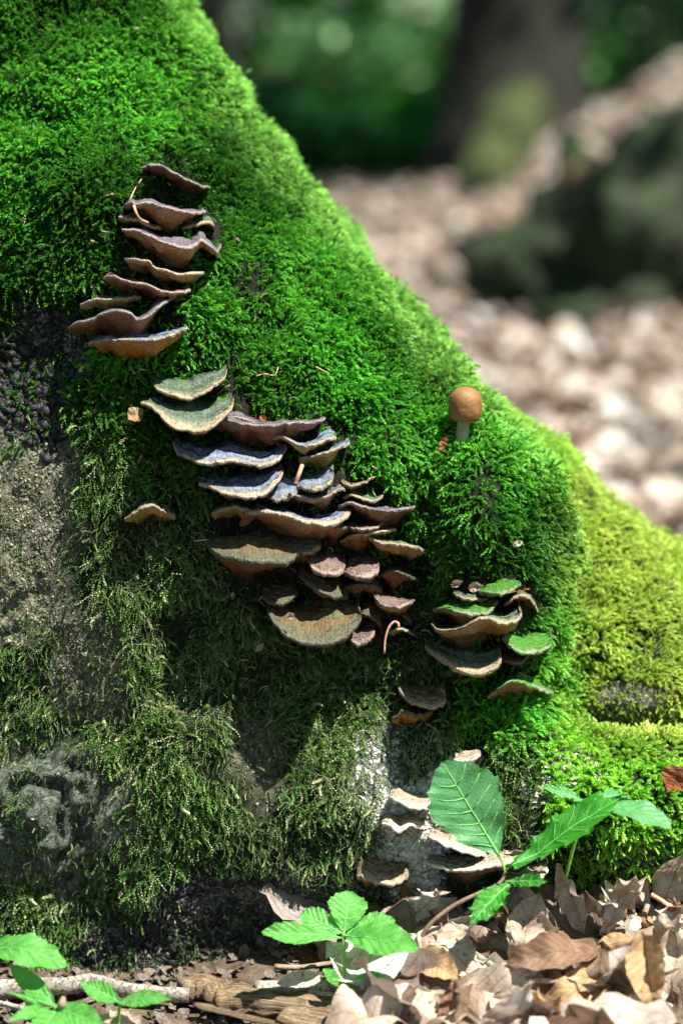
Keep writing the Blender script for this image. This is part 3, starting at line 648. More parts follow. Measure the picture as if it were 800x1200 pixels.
# ------------------------------------------------------------------ moss over the tree
for q_ in ((541, 508),):
    h_, _ = hit(*q_)
    if h_ is not None: BR_PTS.append(h_)
BP = np.array(BR_PTS)
from mathutils.kdtree import KDTree
kd = KDTree(len(BP))
for i, p in enumerate(BP): kd.insert(Vector(p), i)
kd.balance()
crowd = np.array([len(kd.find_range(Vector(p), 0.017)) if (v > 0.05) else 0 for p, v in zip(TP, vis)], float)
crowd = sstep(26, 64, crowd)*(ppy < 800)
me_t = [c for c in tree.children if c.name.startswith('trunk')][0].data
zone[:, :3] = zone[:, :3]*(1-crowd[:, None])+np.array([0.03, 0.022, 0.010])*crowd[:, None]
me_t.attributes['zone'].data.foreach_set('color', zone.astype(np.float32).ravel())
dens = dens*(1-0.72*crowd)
def grow(name, n, weight, label, seed, parent=None):
    rng = np.random.default_rng(seed)
    tri, bc = sample_tri(n, TP, TF, weight, rng)
    P = (TP[tri]*bc[:, :, None]).sum(1); NN = (VN[tri]*bc[:, :, None]).sum(1); NN /= np.linalg.norm(NN, axis=1)[:, None]
    def g(a): return (a[tri]*bc).sum(1)
    lw = g(low); cl = g(clumpn); x = g(ppx); y = g(ppy); ob = g(onBsoft); cz = g(C_zone.astype(float)); ba = g(bare)
    keep = np.ones(n, bool); short = np.ones(n)
    for i in range(n):
        d = kd.find(Vector(P[i]))[2]
        if d < 0.0032: keep[i] = False
        elif d < 0.0095: short[i] = 0.42+0.58*(d-0.0032)/0.0063
    up = np.array([0, 0, 1.0]); Z = NN*0.75 + rng.normal(size=NN.shape)*0.38
    hi = 1-lw
    Z = Z + hi[:, None]*(up*0.35+np.array([0.30, -0.1, 0.0]))
    Z = Z + lw[:, None]*(rng.normal(size=NN.shape)*0.70 - up*0.12)
    Z = Z + ob[:, None]*(NN*0.5 + up*0.35)
    # clump flow
    fl = np.stack([vn(P, 55, 3), vn(P, 55, 13), vn(P, 55, 23)], 1); Z = Z + fl*0.95
    hint = -up + rng.normal(size=NN.shape)*0.5
    R = frames(Z, rng, hint)
    # bend direction: x axis of the shoot points down-slope
    Xa = R[:, :, 1].copy(); Ya = -R[:, :, 0].copy(); R = np.stack([Xa, Ya, R[:, :, 2]], 2)
    S = rng.uniform(0.85, 1.55, n)*short*(1+0.40*np.clip(cl, -1, 1))*(1-0.10*lw)
    S = S*np.where(cz > 0.5, 0.85, 1.0)*(1-0.25*ob)*np.where(ba > 0.4, 0.6, 1)
    idx = rng.integers(0, 4, n)
    wisp = rng.random(n) < (0.15+0.70*lw); idx[wisp] = rng.integers(4, 7, wisp.sum())
    ros = rng.random(n) < np.where(cz > 0.5, 0.8, 0.06+0.25*ob); idx[ros] = rng.integers(7, 9, ros.sum())
    a = rng.random((n, 1)); b = rng.random((n, 1))**2
    deep = np.array([0.035, 0.24, 0.018]); brt = np.array([0.18, 0.55, 0.055]); yel = np.array([0.34, 0.74, 0.11]); dry = np.array([0.55, 0.56, 0.34]); dull = np.array([0.075, 0.14, 0.04]); oliv = np.array([0.32, 0.42, 0.15])
    c1 = deep*(1-a)+brt*a
    yr = np.clip(0.15+0.5*vn(P, 30, 31)+ 0.35*ob, 0, 1)[:, None]*b*1.0; c1 = c1*(1-yr)+yel*yr
    c2 = dull*(1-a**1.5)+oliv*a**1.5; c2 = c2*(1-0.8*b**2)+dry*(0.8*b**2)
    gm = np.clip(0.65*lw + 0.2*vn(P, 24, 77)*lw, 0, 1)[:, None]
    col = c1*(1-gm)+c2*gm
    cb = (np.array([0.45, 0.68, 0.07])*(1-a)+np.array([0.88, 0.95, 0.28])*a); obm = (ob*0.97)[:, None]*(0.6+0.4*np.clip(1+vn(P, 40, 50), 0, 1)[:, None]); col = col*(1-obm)+cb*obm  # yellow green far root moss, with sun brightness lifted into its tint
    czm = (cz*0.8)[:, None]; cc = (np.array([0.20, 0.52, 0.04])*(1-a)+np.array([0.55, 0.80, 0.14])*a); col = col*(1-czm)+cc*czm
    dr = (rng.random(n) < 0.006+0.12*lw)[:, None]; col = np.where(dr, dry*rng.uniform(.7, 1.5, (n, 1)), col)
    wz = (np.clip(1-np.hypot((x-475)/95, (y-940)/105), 0, 1)**0.7)[:, None]*a**0.5; col = col*(1-wz)+np.array([0.66, 0.72, 0.48])*wz
    edge = np.clip(1-np.abs(x-np.interp(y, [0, 150, 290, 458, 556], [203, 288, 400, 540, 640]))/46, 0, 1)[:, None]*(y < 560)[:, None]; rim_glow = 0.9*edge**0.6*(0.3+0.7*a)  # glow of the lit rim painted as a paler band along the silhouette
    rl = np.clip(0.92+0.8*vn(P, 16, 91)-0.30*np.clip((180-x)/120, 0, 1), 0.5, 1.35)[:, None]; col = col*(hi[:, None]*(1-ob[:, None])*rl+(1-hi[:, None]*(1-ob[:, None]))); col = col*(1-rim_glow)+np.array([0.50, 0.90, 0.20])*rim_glow
    k = keep
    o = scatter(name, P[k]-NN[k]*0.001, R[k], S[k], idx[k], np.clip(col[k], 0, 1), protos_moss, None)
    o['kind'] = 'stuff'; o['label'] = label; o['category'] = 'moss'
    return o
gmask = (low < 0.5) & ~onB & ~C_zone
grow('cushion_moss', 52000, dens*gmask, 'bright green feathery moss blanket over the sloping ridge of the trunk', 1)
grow('stringy_moss', 36000, dens*(low >= 0.5)*~onB*~C_zone, 'dull olive stringy moss on the shaded lower face of the trunk', 2)
grow('yellow_moss', 24000, dens*onB*~C_zone, 'sunlit yellow green moss on the far root behind the right lobe', 3)
grow('root_moss', 14000, dens*C_zone, 'low green moss on the root lying at the right above the leaf litter', 4)

# loose bark flakes, lichen crumbs and grit on the bare patches
def mat_grit():
    s = N('bark_flake'); t = s.attr('tint', 'INSTANCER').outputs['Color']; geo = s.n('ShaderNodeTexCoord').outputs['Object']
    return s.done(t, 0.8, s.noise(900, 3, 0.6, geo), 0.0003)
M_GRIT = mat_grit(); protos_grit = []
for i in range(8):
    r_ = np.random.default_rng(200+i); k_ = 6; an_ = np.sort(r_.uniform(0, 6.28, k_)); ra_ = r_.uniform(0.5, 1.1, k_)
    top_ = np.stack([np.cos(an_)*ra_, np.sin(an_)*ra_*r_.uniform(.4, 1), r_.uniform(0.15, 0.5, k_)], 1)*0.001; bot_ = top_*1.1; bot_[:, 2] = -0.0004
    V = np.vstack([top_, bot_, [[0, 0, 0.0006]]]); F = [(j, (j+1) % k_, 2*k_) for j in range(k_)]+[(j+k_, (j+1) % k_+k_, (j+1) % k_, j) for j in range(k_)]
    protos_grit.append(mesh('bark_flake', V, F, M_GRIT, smooth=False))
def grit(name, n, wmask, label, lo, hi, s0, s1, seed):
    rng = np.random.default_rng(seed); tri, bc = sample_tri(n, TP, TF, wmask*(0.25+np.clip(0.5+vn(TP, 160, seed), 0, 1)), rng)
    P = (TP[tri]*bc[:, :, None]).sum(1); NN = (VN[tri]*bc[:, :, None]).sum(1)
    R_ = frames(NN+rng.normal(size=NN.shape)*0.35, rng); a = rng.random((n, 1))**1.5
    o = scatter(name, P, R_, s0+(s1-s0)*rng.random(n)**2.5, rng.integers(0, 8, n), np.array(lo)*(1-a)+np.array(hi)*a, protos_grit)
    o['kind'] = 'stuff'; o['label'] = label; o['category'] = 'bark flakes'
grit('bark_flakes', 9000, np.clip(bark-0.3, 0, 1)*(vis > .3)*(1-blackz)*(1-0.93*ell(50, 965, 110, 95)), 'grey brown flaking bark and lichen crumbs on the bare left side of the trunk', (0.06, 0.06, 0.035), (0.34, 0.34, 0.24), 0.4, 1.5, 301)
grit('pale_lichen_crumbs', 7000, np.clip(whitez-0.25, 0, 1)*(vis > .3), 'bleached white lichen crumbs around the white brackets near the litter', (0.35, 0.35, 0.30), (0.85, 0.85, 0.80), 0.5, 2.2, 302)
grit('dark_bark_flakes', 9000, np.clip(blackz-0.2, 0, 1)*(vis > .3), 'black and pale grit on the dark patches of the trunk', (0.008, 0.008, 0.008), (0.24, 0.23, 0.22), 0.5, 2.0, 303)

# black crust nodules on the bare bark
ico = [np.array(v) for v in [(0,0,1),(.894,0,.447),(.276,.851,.447),(-.724,.526,.447),(-.724,-.526,.447),(.276,-.851,.447),(.724,.526,-.447),(-.276,.851,-.447),(-.894,0,-.447),(-.276,-.851,-.447),(.724,-.526,-.447),(0,0,-1)]]
icf = [(0,1,2),(0,2,3),(0,3,4),(0,4,5),(0,5,1),(1,6,2),(2,7,3),(3,8,4),(4,9,5),(5,10,1),(2,6,7),(3,7,8),(4,8,9),(5,9,10),(1,10,6),(11,7,6),(11,8,7),(11,9,8),(11,10,9),(11,6,10)]
def nodules(name, n, wmask, label, rmin, rmax, seed):
    rng = np.random.default_rng(seed); tri, bc = sample_tri(n, TP, TF, wmask*(vn(TP, 90, 15) > -0.1)*(0.15+np.clip(vn(TP, 220, 25), 0, 1)), rng); P = (TP[tri]*bc[:, :, None]).sum(1)
    IV = np.array(ico); R = rmin+(rmax-rmin)*rng.random(n)**3.0; V = []; F = []
    for i in range(n):
        q = IV*R[i]*rng.uniform(0.45, 1.35, (12, 1))*rng.uniform(0.7, 1.3, 3); V.append(P[i]+q); F.append(np.array(icf)+12*i)
    o = link(name, mesh(name, np.concatenate(V), np.concatenate(F), M_BLACK), None); o['kind'] = 'stuff'; o['label'] = label; o['category'] = 'fungus crust'
blk1 = ell(52, 435, 55, 85)*(vis > .5); blk2 = np.maximum(ell(320, 1082, 140, 72), ell(160, 1125, 85, 30))*(vis > .5)
nodules('black_crust_fungus', 1100, blk1, 'black knobbly crust in the bare patch left of the upper bracket stack', 0.0012, 0.0042, 5)
nodules('black_crust_fungus', 1500, blk2, 'blackish knobbly crust on the pale bark at the foot of the trunk', 0.0010, 0.0034, 6)

# ------------------------------------------------------------------ ground
def gh(x, y):
    x = np.asarray(x, float); y = np.asarray(y, float); P = np.stack([x, y, 0*x], -1)
    z = 0.010*fbm(P, 6, 3, 4)*sstep(0.6, 1.0, y) + 0.03*fbm(P, 1.1, 3, 9)*sstep(1.6, 3.5, y)
    z = z + 0.016*gauss(x, y, 0.14, 1.17, 0.14, 0.07)
    z = z + 0.62*np.exp(-((x-1.55)/0.75)**2-((y-7.4)/1.7)**2)          # litter bank on the right
    z = z + sstep(8.6, 20, y)*0.75 + sstep(20, 90, y)*0.5 + 0.20*fbm(P, 0.35, 3, 2)*sstep(8, 14, y)
    return z
gxs = np.concatenate([-np.geomspace(90, 1.2, 40), np.linspace(-1.15, 1.9, 150), np.geomspace(1.95, 90, 40)])
gys = np.concatenate([-np.geomspace(30, 0.6, 14), np.linspace(-0.5, 0.7, 8), np.linspace(0.72, 2.6, 110), np.linspace(2.65, 14, 110), np.geomspace(14.4, 200, 40)])
GX, GY = np.meshgrid(gxs, gys, indexing='ij'); GZ = gh(GX, GY); m, k = GX.shape
ii = (np.arange(m-1)[:, None]*k+np.arange(k-1)[None, :]).ravel()
link('ground', mesh('ground', np.stack([GX, GY, GZ], 2).reshape(-1, 3), np.stack([ii, ii+k, ii+k+1, ii+1], 1), M_SOIL), None, kind='structure', label='dark woodland soil under the leaf litter')
def G(px, py, lift=0.0):
    """point on the ground (raised by lift) seen at a photo pixel"""
    d = W(px, py, 1.0)-CAM; t = 1.0
    for _ in range(60):
        p = CAM+d*t; t += (p[2]-lift-float(gh(p[0], p[1])))/abs(d[2])*0.5
    return CAM+d*t

# ------------------------------------------------------------------ leaves
def leaf(kind, L, Wd, curl=0.2, fold=0.15, wave=0.1, seed=0, nL=28, nW=8, twist=0.0):
    """blade from (0,0,0) along +y, face +z. returns V, F, UV"""
    r = np.random.default_rng(seed); s = np.linspace(0, 1, nL+1)
    if kind == 'oak': env = np.sin(np.pi*s**1.15)**0.75*(0.55+0.55*s)
    elif kind == 'lance': env = np.sin(np.pi*s**0.85)**1.0
    elif kind == 'rhomb': env = np.interp(s, [0, .25, .62, .85, 1], [0.02, .6, 1.0, .62, 0.02])**0.9
    else: env = np.sin(np.pi*s**0.92)**0.8
    V = np.zeros((nL+1, nW+1, 3)); UV = np.zeros((nL+1, nW+1, 2)); uu = np.linspace(-1, 1, nW+1)
    for sd in (0, 1):
        ph = r.uniform(0, 1)
        if kind == 'oak':
            nl = 5; x = (s*nl+ph*0.3) % 1; lob = 1-0.30*(0.5+0.5*np.cos(2*np.pi*x))**1.1; lob = np.where(s > .96, 0.8, lob); fwd = 0.05*np.sin(2*np.pi*x)
        elif kind == 'rhomb':
            nl = 8; x = (s*nl+ph*0.3) % 1; lob = 1-0.13*(1-x)**1.0; fwd = 0.02*x
        elif kind == 'lance':
            nl = 12; x = (s*nl+ph) % 1; lob = 1-0.10*(1-x); fwd = 0.0*x
        else:
            nl = 7; x = (s*nl+ph) % 1; lob = 1-0.06*(0.5+0.5*np.cos(2*np.pi*x)); fwd = 0*x
        lob = lob*(1+0.025*r.uniform(-1, 1, nL+1))
        e = env*lob*Wd/2
        for j, u in enumerate(uu):
            if (u < 0) == (sd == 0) or (u == 0 and sd == 1):
                V[:, j, 0] = u*e; V[:, j, 1] = s*L + fwd*L*abs(u)**2
                UV[:, j, 0] = 0.5+u*0.5*np.maximum(env, .05); UV[:, j, 1] = s
    X = V[:, :, 0]; hw = Wd/2
    Pn = np.stack([V[:, :, 0]/L*2.2+seed*3.1, V[:, :, 1]/L*2.2, 0*X], 2)
    V[:, :, 2] = fold*np.abs(X) + wave*L*0.45*fbm(Pn, 1.6, 3, seed) + wave*0.16*L*np.sin(s*26+r.uniform(0, 6))[:, None]*(np.abs(uu)**2)[None, :]
    # ridged side veins
    V[:, :, 2] += 0.0022*L*np.abs(((UV[:, :, 1]-np.abs(UV[:, :, 0]-.5)*.55)*8) % 1-.5)*2*(np.abs(uu) > 0)[None, :]
    # bend along the length
    a = curl*s*1.6; dy = np.cos(a); dz = np.sin(a); cyl_ = np.concatenate([[0], np.cumsum((dy[1:]+dy[:-1])/2)])/nL; czl = np.concatenate([[0], np.cumsum((dz[1:]+dz[:-1])/2)])/nL
    ex = V[:, :, 1]-s[:, None]*L; Y = cyl_[:, None]*L+ex - dz[:, None]*V[:, :, 2]; Z = czl[:, None]*L + dy[:, None]*V[:, :, 2]
    V[:, :, 1] = Y; V[:, :, 2] = Z
    if twist:
        an = twist*s[:, None]; x0 = V[:, :, 0].copy(); zc0 = czl[:, None]*L; z0 = V[:, :, 2]-zc0
        V[:, :, 0] = x0*np.cos(an)-z0*np.sin(an); V[:, :, 2] = zc0 + x0*np.sin(an)+z0*np.cos(an)
    k = nW+1; ii = (np.arange(nL)[:, None]*k+np.arange(nW)[None, :]).ravel()
    F = np.stack([ii, ii+1, ii+k+1, ii+k], 1); rails = V[:, nW//2, :].copy()
    return V.reshape(-1, 3), F, UV.reshape(-1, 2), rails, V
def frame(base, tip, nrm):
    y = np.array(tip)-np.array(base); L = np.linalg.norm(y); y = y/L; z = np.array(nrm, float); z = z-y*(z@y); z /= np.linalg.norm(z); x = np.cross(y, z)
    return L, np.stack([x, y, z], 1)
def leaf_at(base, tip, width, nrm, kind='oak', mat=None, name='dead_leaf', root=None, label=None, cat='leaf', group=None, veins=0, vr=0.0006, **kw):
    L, R = frame(base, tip, nrm); nL = 44 if kind in ('oak', 'rhomb') else 28
    V, F, UV, rail, VG = leaf(kind, 1.0, width/L, nL=nL, **kw)
    # scale so that the bent blade still reaches the tip
    V = V*L; rail = rail*L; VG = VG*L; e = rail[-1]; a = math.atan2(e[2], e[1]); sc = L/np.hypot(e[1], e[2])
    c, s_ = math.cos(-a), math.sin(-a); RR = np.array([[1, 0, 0], [0, c, -s_], [0, s_, c]])*sc
    T = lambda q: (q@RR.T)@R.T + np.array(base)
    if root is None:
        root_ = thing(name, label, cat, base, group)
        part('blade', T(V), F, mat, root_, uv=UV); host = root_
    else:
        off = np.array(root.location); me = mesh('leaf', T(V)-off, F, mat, uv=UV); host = link('leaf', me, root)
    off = np.array((root_ if root is None else root).location)
    if veins:
        tv, tf, _ = tube(T(rail[:-1])-off, np.linspace(vr, vr*0.35, len(rail)-1), 5); link('midrib', mesh('midrib', tv, tf, M_VEIN), host)
        nW = VG.shape[1]-1; mid = nW//2
        for k in range(veins):
            for sg in (-1, 1):
                i0 = int((0.10+0.78*k/veins)*(len(rail)-1)); P = []
                for q in range(mid+1):
                    i = min(len(rail)-1, i0+int(q/mid*0.16*len(rail))); P.append(VG[i, mid+sg*q])
                P = np.array(P[:-1] if len(P) > 3 else P)
                tv, tf, _ = tube(T(P)-off, np.linspace(vr*0.6, vr*0.25, len(P)), 4); link('side_vein', mesh('side_vein', tv, tf, M_VEIN), host)
    return root_ if root is None else host

# distant and uncountable litter -------------------------------------
protos_leaf = []
for i in range(8):
    V, F, UV, _, _ = leaf(('oak', 'beech')[i % 2], 0.075, 0.042, curl=random.uniform(-1.0, 1.4), fold=random.uniform(-0.4, 0.6), wave=random.uniform(.15, .45), seed=i, nL=14, nW=6)
    V = V-V.mean(0); V[:, 2] -= V[:, 2].min()*0.6
    protos_leaf.append(mesh('dead_leaf', V, F, M_DLEAF, uv=UV))
M_CRUMB = mat_simple('bark_crumb', (0.03, 0.022, 0.016), (0.16, 0.12, 0.09), 70, 0.9, 0.001, c2=(0.3, 0.26, 0.22))
protos_crumb = []
for i in range(8):
    V, F, UV, _, _ = leaf(('oak', 'beech')[i % 2], 0.06, 0.05, curl=random.uniform(-1.0, 1.4), fold=random.uniform(-0.2, 0.3), wave=0.2, seed=60+i, nL=6, nW=4); protos_crumb.append(mesh('bark_crumb', V-V.mean(0), F, M_CRUMB, uv=UV))
def litter(name, n, x0, x1, y0, y1, label, seed, lift=0.02, pfun=None, smin_=0.7, smax=1.3, dark=None):
    rng = np.random.default_rng(seed); yy = y0+(y1-y0)*rng.random(n); xx = x0+(x1-x0)*rng.random(n)
    k = np.ones(n, bool)
    if pfun is not None: k = rng.random(n) < pfun(xx, yy)
    xx, yy = xx[k], yy[k]; n = len(xx); P = np.stack([xx, yy, gh(xx, yy)+rng.random(n)*lift], 1)
    Z = np.stack([rng.normal(size=n)*0.42, rng.normal(size=n)*0.42, np.ones(n)], 1); R = frames(Z, rng)
    o = scatter(name, P, R, rng.uniform(smin_, smax, n), rng.integers(0, 8, n), None, protos_crumb if dark else protos_leaf)
    o['kind'] = 'stuff'; o['label'] = label; o['category'] = 'leaf litter'
cone = lambda x, y: (np.abs(x-0.05*y) < 0.22*y+0.35)*1.0
litter('leaf_litter', 26000, -1.0, 2.6, 1.42, 9.2, 'sunlit beige fallen leaves carpeting the forest floor beyond the tree', 3, 0.05, lambda x, y: cone(x, y)*np.where(y < 3.5, 1.0, 0.8)*np.where(y > 8.3, 0.5, 1))
garea = lambda x, y: sstep(-0.03, 0.04, x)
litter('fine_leaf_litter', 900, -0.1, 0.75, 0.95, 1.5, 'layer of old fallen leaves under the foreground leaves', 4, 0.006, garea)
litter('bark_crumbs', 5000, -0.5, 0.12, 1.0, 1.3, 'dark crumbs of bark and leaf on the soil at the bottom left', 6, 0.004, None, 0.04, 0.17, (0.10, 0.075, 0.055))
rng = np.random.default_rng(12)
# foreground leaves one by one
fg_variants = []
for i in range(12):
    kind = ('oak', 'beech', 'beech')[i % 3]
    V, F, UV, _, _ = leaf(kind, 0.075, 0.042, curl=random.uniform(-0.9, 1.1), fold=random.uniform(-0.2, 0.5), wave=random.uniform(.12, .3), seed=30+i, nL=36, nW=6, twist=random.uniform(-.6, .6))
    V = V-V.mean(0); fg_variants.append(mesh('dead_leaf', V, F, (M_FG, M_PALE, M_FG, M_BROWN, M_FG, M_FG, M_TAN)[i % 7], uv=UV))
cnt = 0; tries = 0
def leaf_label(px, py, k):
    where = ('near the bent seedling stem' if px < 560 else 'in mid pile' if px < 660 else 'below the upright pale leaves' if px < 740 else 'at the right edge')
    row = 'by the tree foot' if py < 1105 else 'halfway down the litter' if py < 1165 else 'along the bottom edge'
    return 'dry brown leaf %s, %s' % (where, row)
while cnt < 150 and tries < 5000:
    tries += 1
    px = rng.uniform(-60, 860); py = rng.uniform(1050, 1230)
    if px < 430: continue
    p, nn_ = hit(px, py); gpt = G(px, py, 0.008)
    if p is not None and (p-CAM)@FW < (gpt-CAM)@FW - 0.004: continue
    if p is not None and (p-CAM)@FW < (gpt-CAM)@FW + 0.02: continue
    z = rng.normal(size=3)*0.42+np.array([0, -0.35, 1]); Rr = frames(z[None], rng)[0]
    lift = 0.002+0.014*rng.random()*(1.0 if px > 440 else .3)
    o = link('fallen_leaf', fg_variants[rng.integers(0, 12)], None, label=leaf_label(px, py, cnt), category='leaf', group='fallen leaves in the foreground litter')
    Mx = Matrix(np.vstack([np.hstack([Rr, (gpt+np.array([0, 0, lift]))[:, None]]), [0, 0, 0, 1]]).tolist()); o.matrix_world = Mx @ Matrix.Scale(rng.uniform(0.6, 1.25), 4); cnt += 1

# ------------------------------------------------------------------ named dry leaves of the foreground
GP = 'fallen leaves in the foreground litter'
TOC = np.array([0.0, -1.0, 0.45])
def dry(label, b, t, wpx, mat, lb=0.01, lt=0.03, nrm=TOC, kind='beech', seed=1, curl=0.3, fold=0.3, wave=0.25, twist=0.0):
    B_ = G(b[0], b[1], lb+0.014); T_ = G(t[0], t[1], lt+0.014)
    d = (B_-CAM)@FW; dt_ = (T_-CAM)@FW
    B_ = W(b[0], b[1], d); T_ = W(t[0], t[1], max(min(dt_, d+0.02), d-0.02))
    return leaf_at(B_, T_, wpx*0.0005*d/1.2, nrm, kind, mat, 'fallen_leaf', None, label, 'leaf', GP, seed=seed, curl=curl, fold=fold, wave=wave, twist=twist)
dry('pale beige leaf standing upright behind the curled oak leaf, left of a leaning tan twig', (684, 1092), (652, 1014), 30, M_PALE, 0.02, 0.08, (-0.5, -1, 0.4), seed=51, fold=0.5)
dry('pale curled oak leaf with pointed lobes sticking up near the right edge', (706, 1104), (744, 1026), 52, M_PALE, 0.02, 0.08, (0.1, -1, 0.3), 'oak', 52, 0.7, 0.5, 0.4)
dry('pale oak leaf lobe leaning left of the upright curled one', (722, 1100), (708, 1048), 30, M_PALE, 0.02, 0.07, (0.1, -1, 0.3), 'oak', 53, 0.5, 0.3, 0.4)
dry('long sunlit tan leaf with rolled edges lying diagonally at bottom right', (729, 1126), (622, 1200), 46, M_TAN, 0.025, 0.02, (0.25, -0.9, 0.9), 'beech', 54, -0.25, 0.25, 0.22)
dry('folded orange tan leaf hanging beside the bare stalk, with a green streak', (752, 1092), (766, 1186), 46, M_TAN, 0.05, 0.02, (-0.2, -1, 0.25), 'beech', 55, -0.3, 0.8, 0.25)
dry('broad mottled brown oak leaf in the middle of the foreground pile', (580, 1072), (655, 1112), 62, M_BROWN, 0.03, 0.03, (0, -0.7, 1), 'oak', 56, -0.3, 0.3, 0.25)
dry('greyish brown leaf with upturned tip beneath the oak seedling', (604, 1128), (632, 1046), 54, M_DLEAF, 0.02, 0.05, (0.1, -1, 0.6), 'beech', 57, 0.4, 0.2, 0.3)
dry('white bleached leaf with a torn hole right of the small leafy plant', (452, 1088), (524, 1046), 44, M_PALE, 0.02, 0.04, (0, -0.6, 1), 'oak', 58, 0.2, 0.2, 0.25)
dry('pinkish leaf with clear veins behind the stem of the small leafy plant', (484, 1128), (402, 1140), 50, M_PALE, 0.012, 0.012, (0, -0.9, 0.7), 'beech', 59, -0.2, 0.15, 0.12)
dry('large pale pink leaf beside the bent seedling stem', (492, 1096), (560, 1142), 60, M_PALE, 0.03, 0.02, (0.1, -0.7, 1), 'beech', 60, -0.3, 0.2, 0.2)
dry('olive grey folded leaf just right of the bent seedling stem', (486, 1116), (538, 1148), 40, M_TAN, 0.03, 0.03, (-0.2, -0.8, 0.9), 'beech', 61, 0.1, 0.5, 0.15)
dry('cream leaf edge standing against the foot of the pile', (560, 1072), (508, 1108), 40, M_PALE, 0.04, 0.03, (0, -1, 0.5), 'oak', 62, 0.3, 0.3, 0.3)
dry('dark amber leaf standing upright at the bottom edge', (536, 1208), (532, 1148), 40, M_BROWN, 0.0, 0.03, (-0.3, -1, 0.3), 'beech', 63, 0.3, 0.6, 0.3)
dry('grey white mottled leaf lying flat at the bottom edge', (640, 1166), (556, 1204), 52, M_DLEAF, 0.012, 0.01, (0, -0.6, 1), 'beech', 64, -0.1, 0.1, 0.2)
dry('curved brown leaf arching over a dark hollow in the pile', (706, 1112), (590, 1132), 44, M_BROWN, 0.03, 0.03, (0, -0.75, 0.8), 'beech', 65, -0.5, 0.4, 0.2)
dry('rounded orange brown leaf roll right of centre in the pile', (744, 1100), (694, 1112), 30, M_TAN, 0.035, 0.03, (0, -1, 0.7), 'beech', 66, -0.4, -0.7, 0.15)
dry('bright white leaf leaning at the right edge above the litter', (776, 1062), (798, 1002), 46, M_PALE, 0.02, 0.07, (-0.2, -1, 0.5), 'beech', 67, 0.3, 0.3, 0.2)
dry('white leaf with brown holes near the right edge', (764, 1108), (798, 1062), 50, M_PALE, 0.02, 0.05, (-0.1, -0.9, 0.8), 'oak', 68, 0.2, 0.2, 0.3)
dry('small rusty leaf piece caught near the right edge twig', (782, 1076), (799, 1060), 18, M_RUSTL, 0.04, 0.05, (-0.2, -0.9, 0.5), 'beech', 69)
dry('pinkish white leaf leaning on the stick left of the small leafy plant', (378, 1147), (324, 1153), 22, M_PALE, 0.010, 0.008, (0, -0.8, 0.9), 'beech', 70, -0.2, 0.2, 0.1)
dry('white leaf lying in the bottom left corner behind the green shoots', (108, 1188), (168, 1200), 34, M_PALE, 0.006, 0.004, (0, -0.6, 1), 'oak', 71, 0.1, 0.2, 0.15)
dry('small pinkish leaf between the green leaves at bottom left', (50, 1188), (28, 1172), 18, M_DLEAF, 0.008, 0.012, (0.1, -0.8, 0.8), 'beech', 72)
dry('large shadowed brown leaf beneath the long sunlit tan leaf', (660, 1150), (590, 1176), 46, M_DLEAF, 0.015, 0.012, (0, -0.6, 1), 'oak', 73, 0.2, 0.2, 0.3)
def scrap(label, b, t, wpx, mat, off=0.006, nrm=(0, -1, 0.5), seed=3, cat='leaf scrap', kind='beech'):
    """bit of dry leaf lying in the moss"""
    db = hitd(b[0], b[1], D0)-off; dt_ = hitd(t[0], t[1], D0)-off
    if abs(dt_-db) > 0.01: dt_ = db
    return leaf_at(W(*b, db), W(*t, dt_), wpx*0.0005, nrm, kind, mat, 'leaf_scrap', None, label, cat, 'dry scraps caught in the moss', seed=seed, curl=0.5, fold=0.6, wave=0.2)
scrap('rust red leaf hanging over the mound at the right edge', (800, 898), (782, 928), 36, M_RUSTL, 0.02, (-0.4, -1, 0.6), 80)
scrap('tiny orange scrap on the bright moss near the upper edge of the slope', (205, 124), (228, 128), 8, M_RUSTL, seed=81)
scrap('red brown scrap in the moss at the foot of the small mushroom', (514, 528), (524, 512), 9, M_RUSTL, 0.010, seed=82)
scrap('reddish crumb on top of the long red brown bracket', (312, 494), (304, 487), 8, M_RUSTL, 0.03, seed=83)
scrap('pointed red scrap lying across the top of the right cluster', (594, 694), (622, 690), 5, M_RUSTL, 0.024, (0, -.4, 1), seed=84)
scrap('cream crumb lying in the mossy dish of the right cluster', (528, 711), (544, 716), 10, M_PALE, 0.026, seed=85)
scrap('pinkish crumb heap at the top of the right cluster', (548, 690), (566, 686), 12, M_PALE, 0.020, seed=86)
scrap('pale brown crumb at the top left of the right cluster', (528, 686), (542, 682), 9, M_PALE, 0.018, seed=87)
scrap('orange brown scrap tucked under the olive mossy flap', (280, 617), (299, 601), 10, M_RUSTL, 0.018, seed=88)
scrap('frilly pale brown scrap left of the wide dished bracket', (150, 492), (168, 480), 20, M_TAN, 0.012, seed=89)
scrap('light tan crumb on the largest lowest bracket', (337, 725), (345, 719), 9, M_PALE, 0.045, seed=90)
scrap('white flake in the dark moss under the main cluster', (300, 764), (308, 754), 7, M_PALE, 0.010, seed=91)
scrap('small red scrap near the top of the moss above the right lobe', (571, 476), (566, 470), 7, M_RUSTL, 0.008, seed=92)
scrap('dark frayed scrap in the moss of the right lobe', (600, 640), (612, 634), 8, M_DLEAF, 0.010, seed=93)

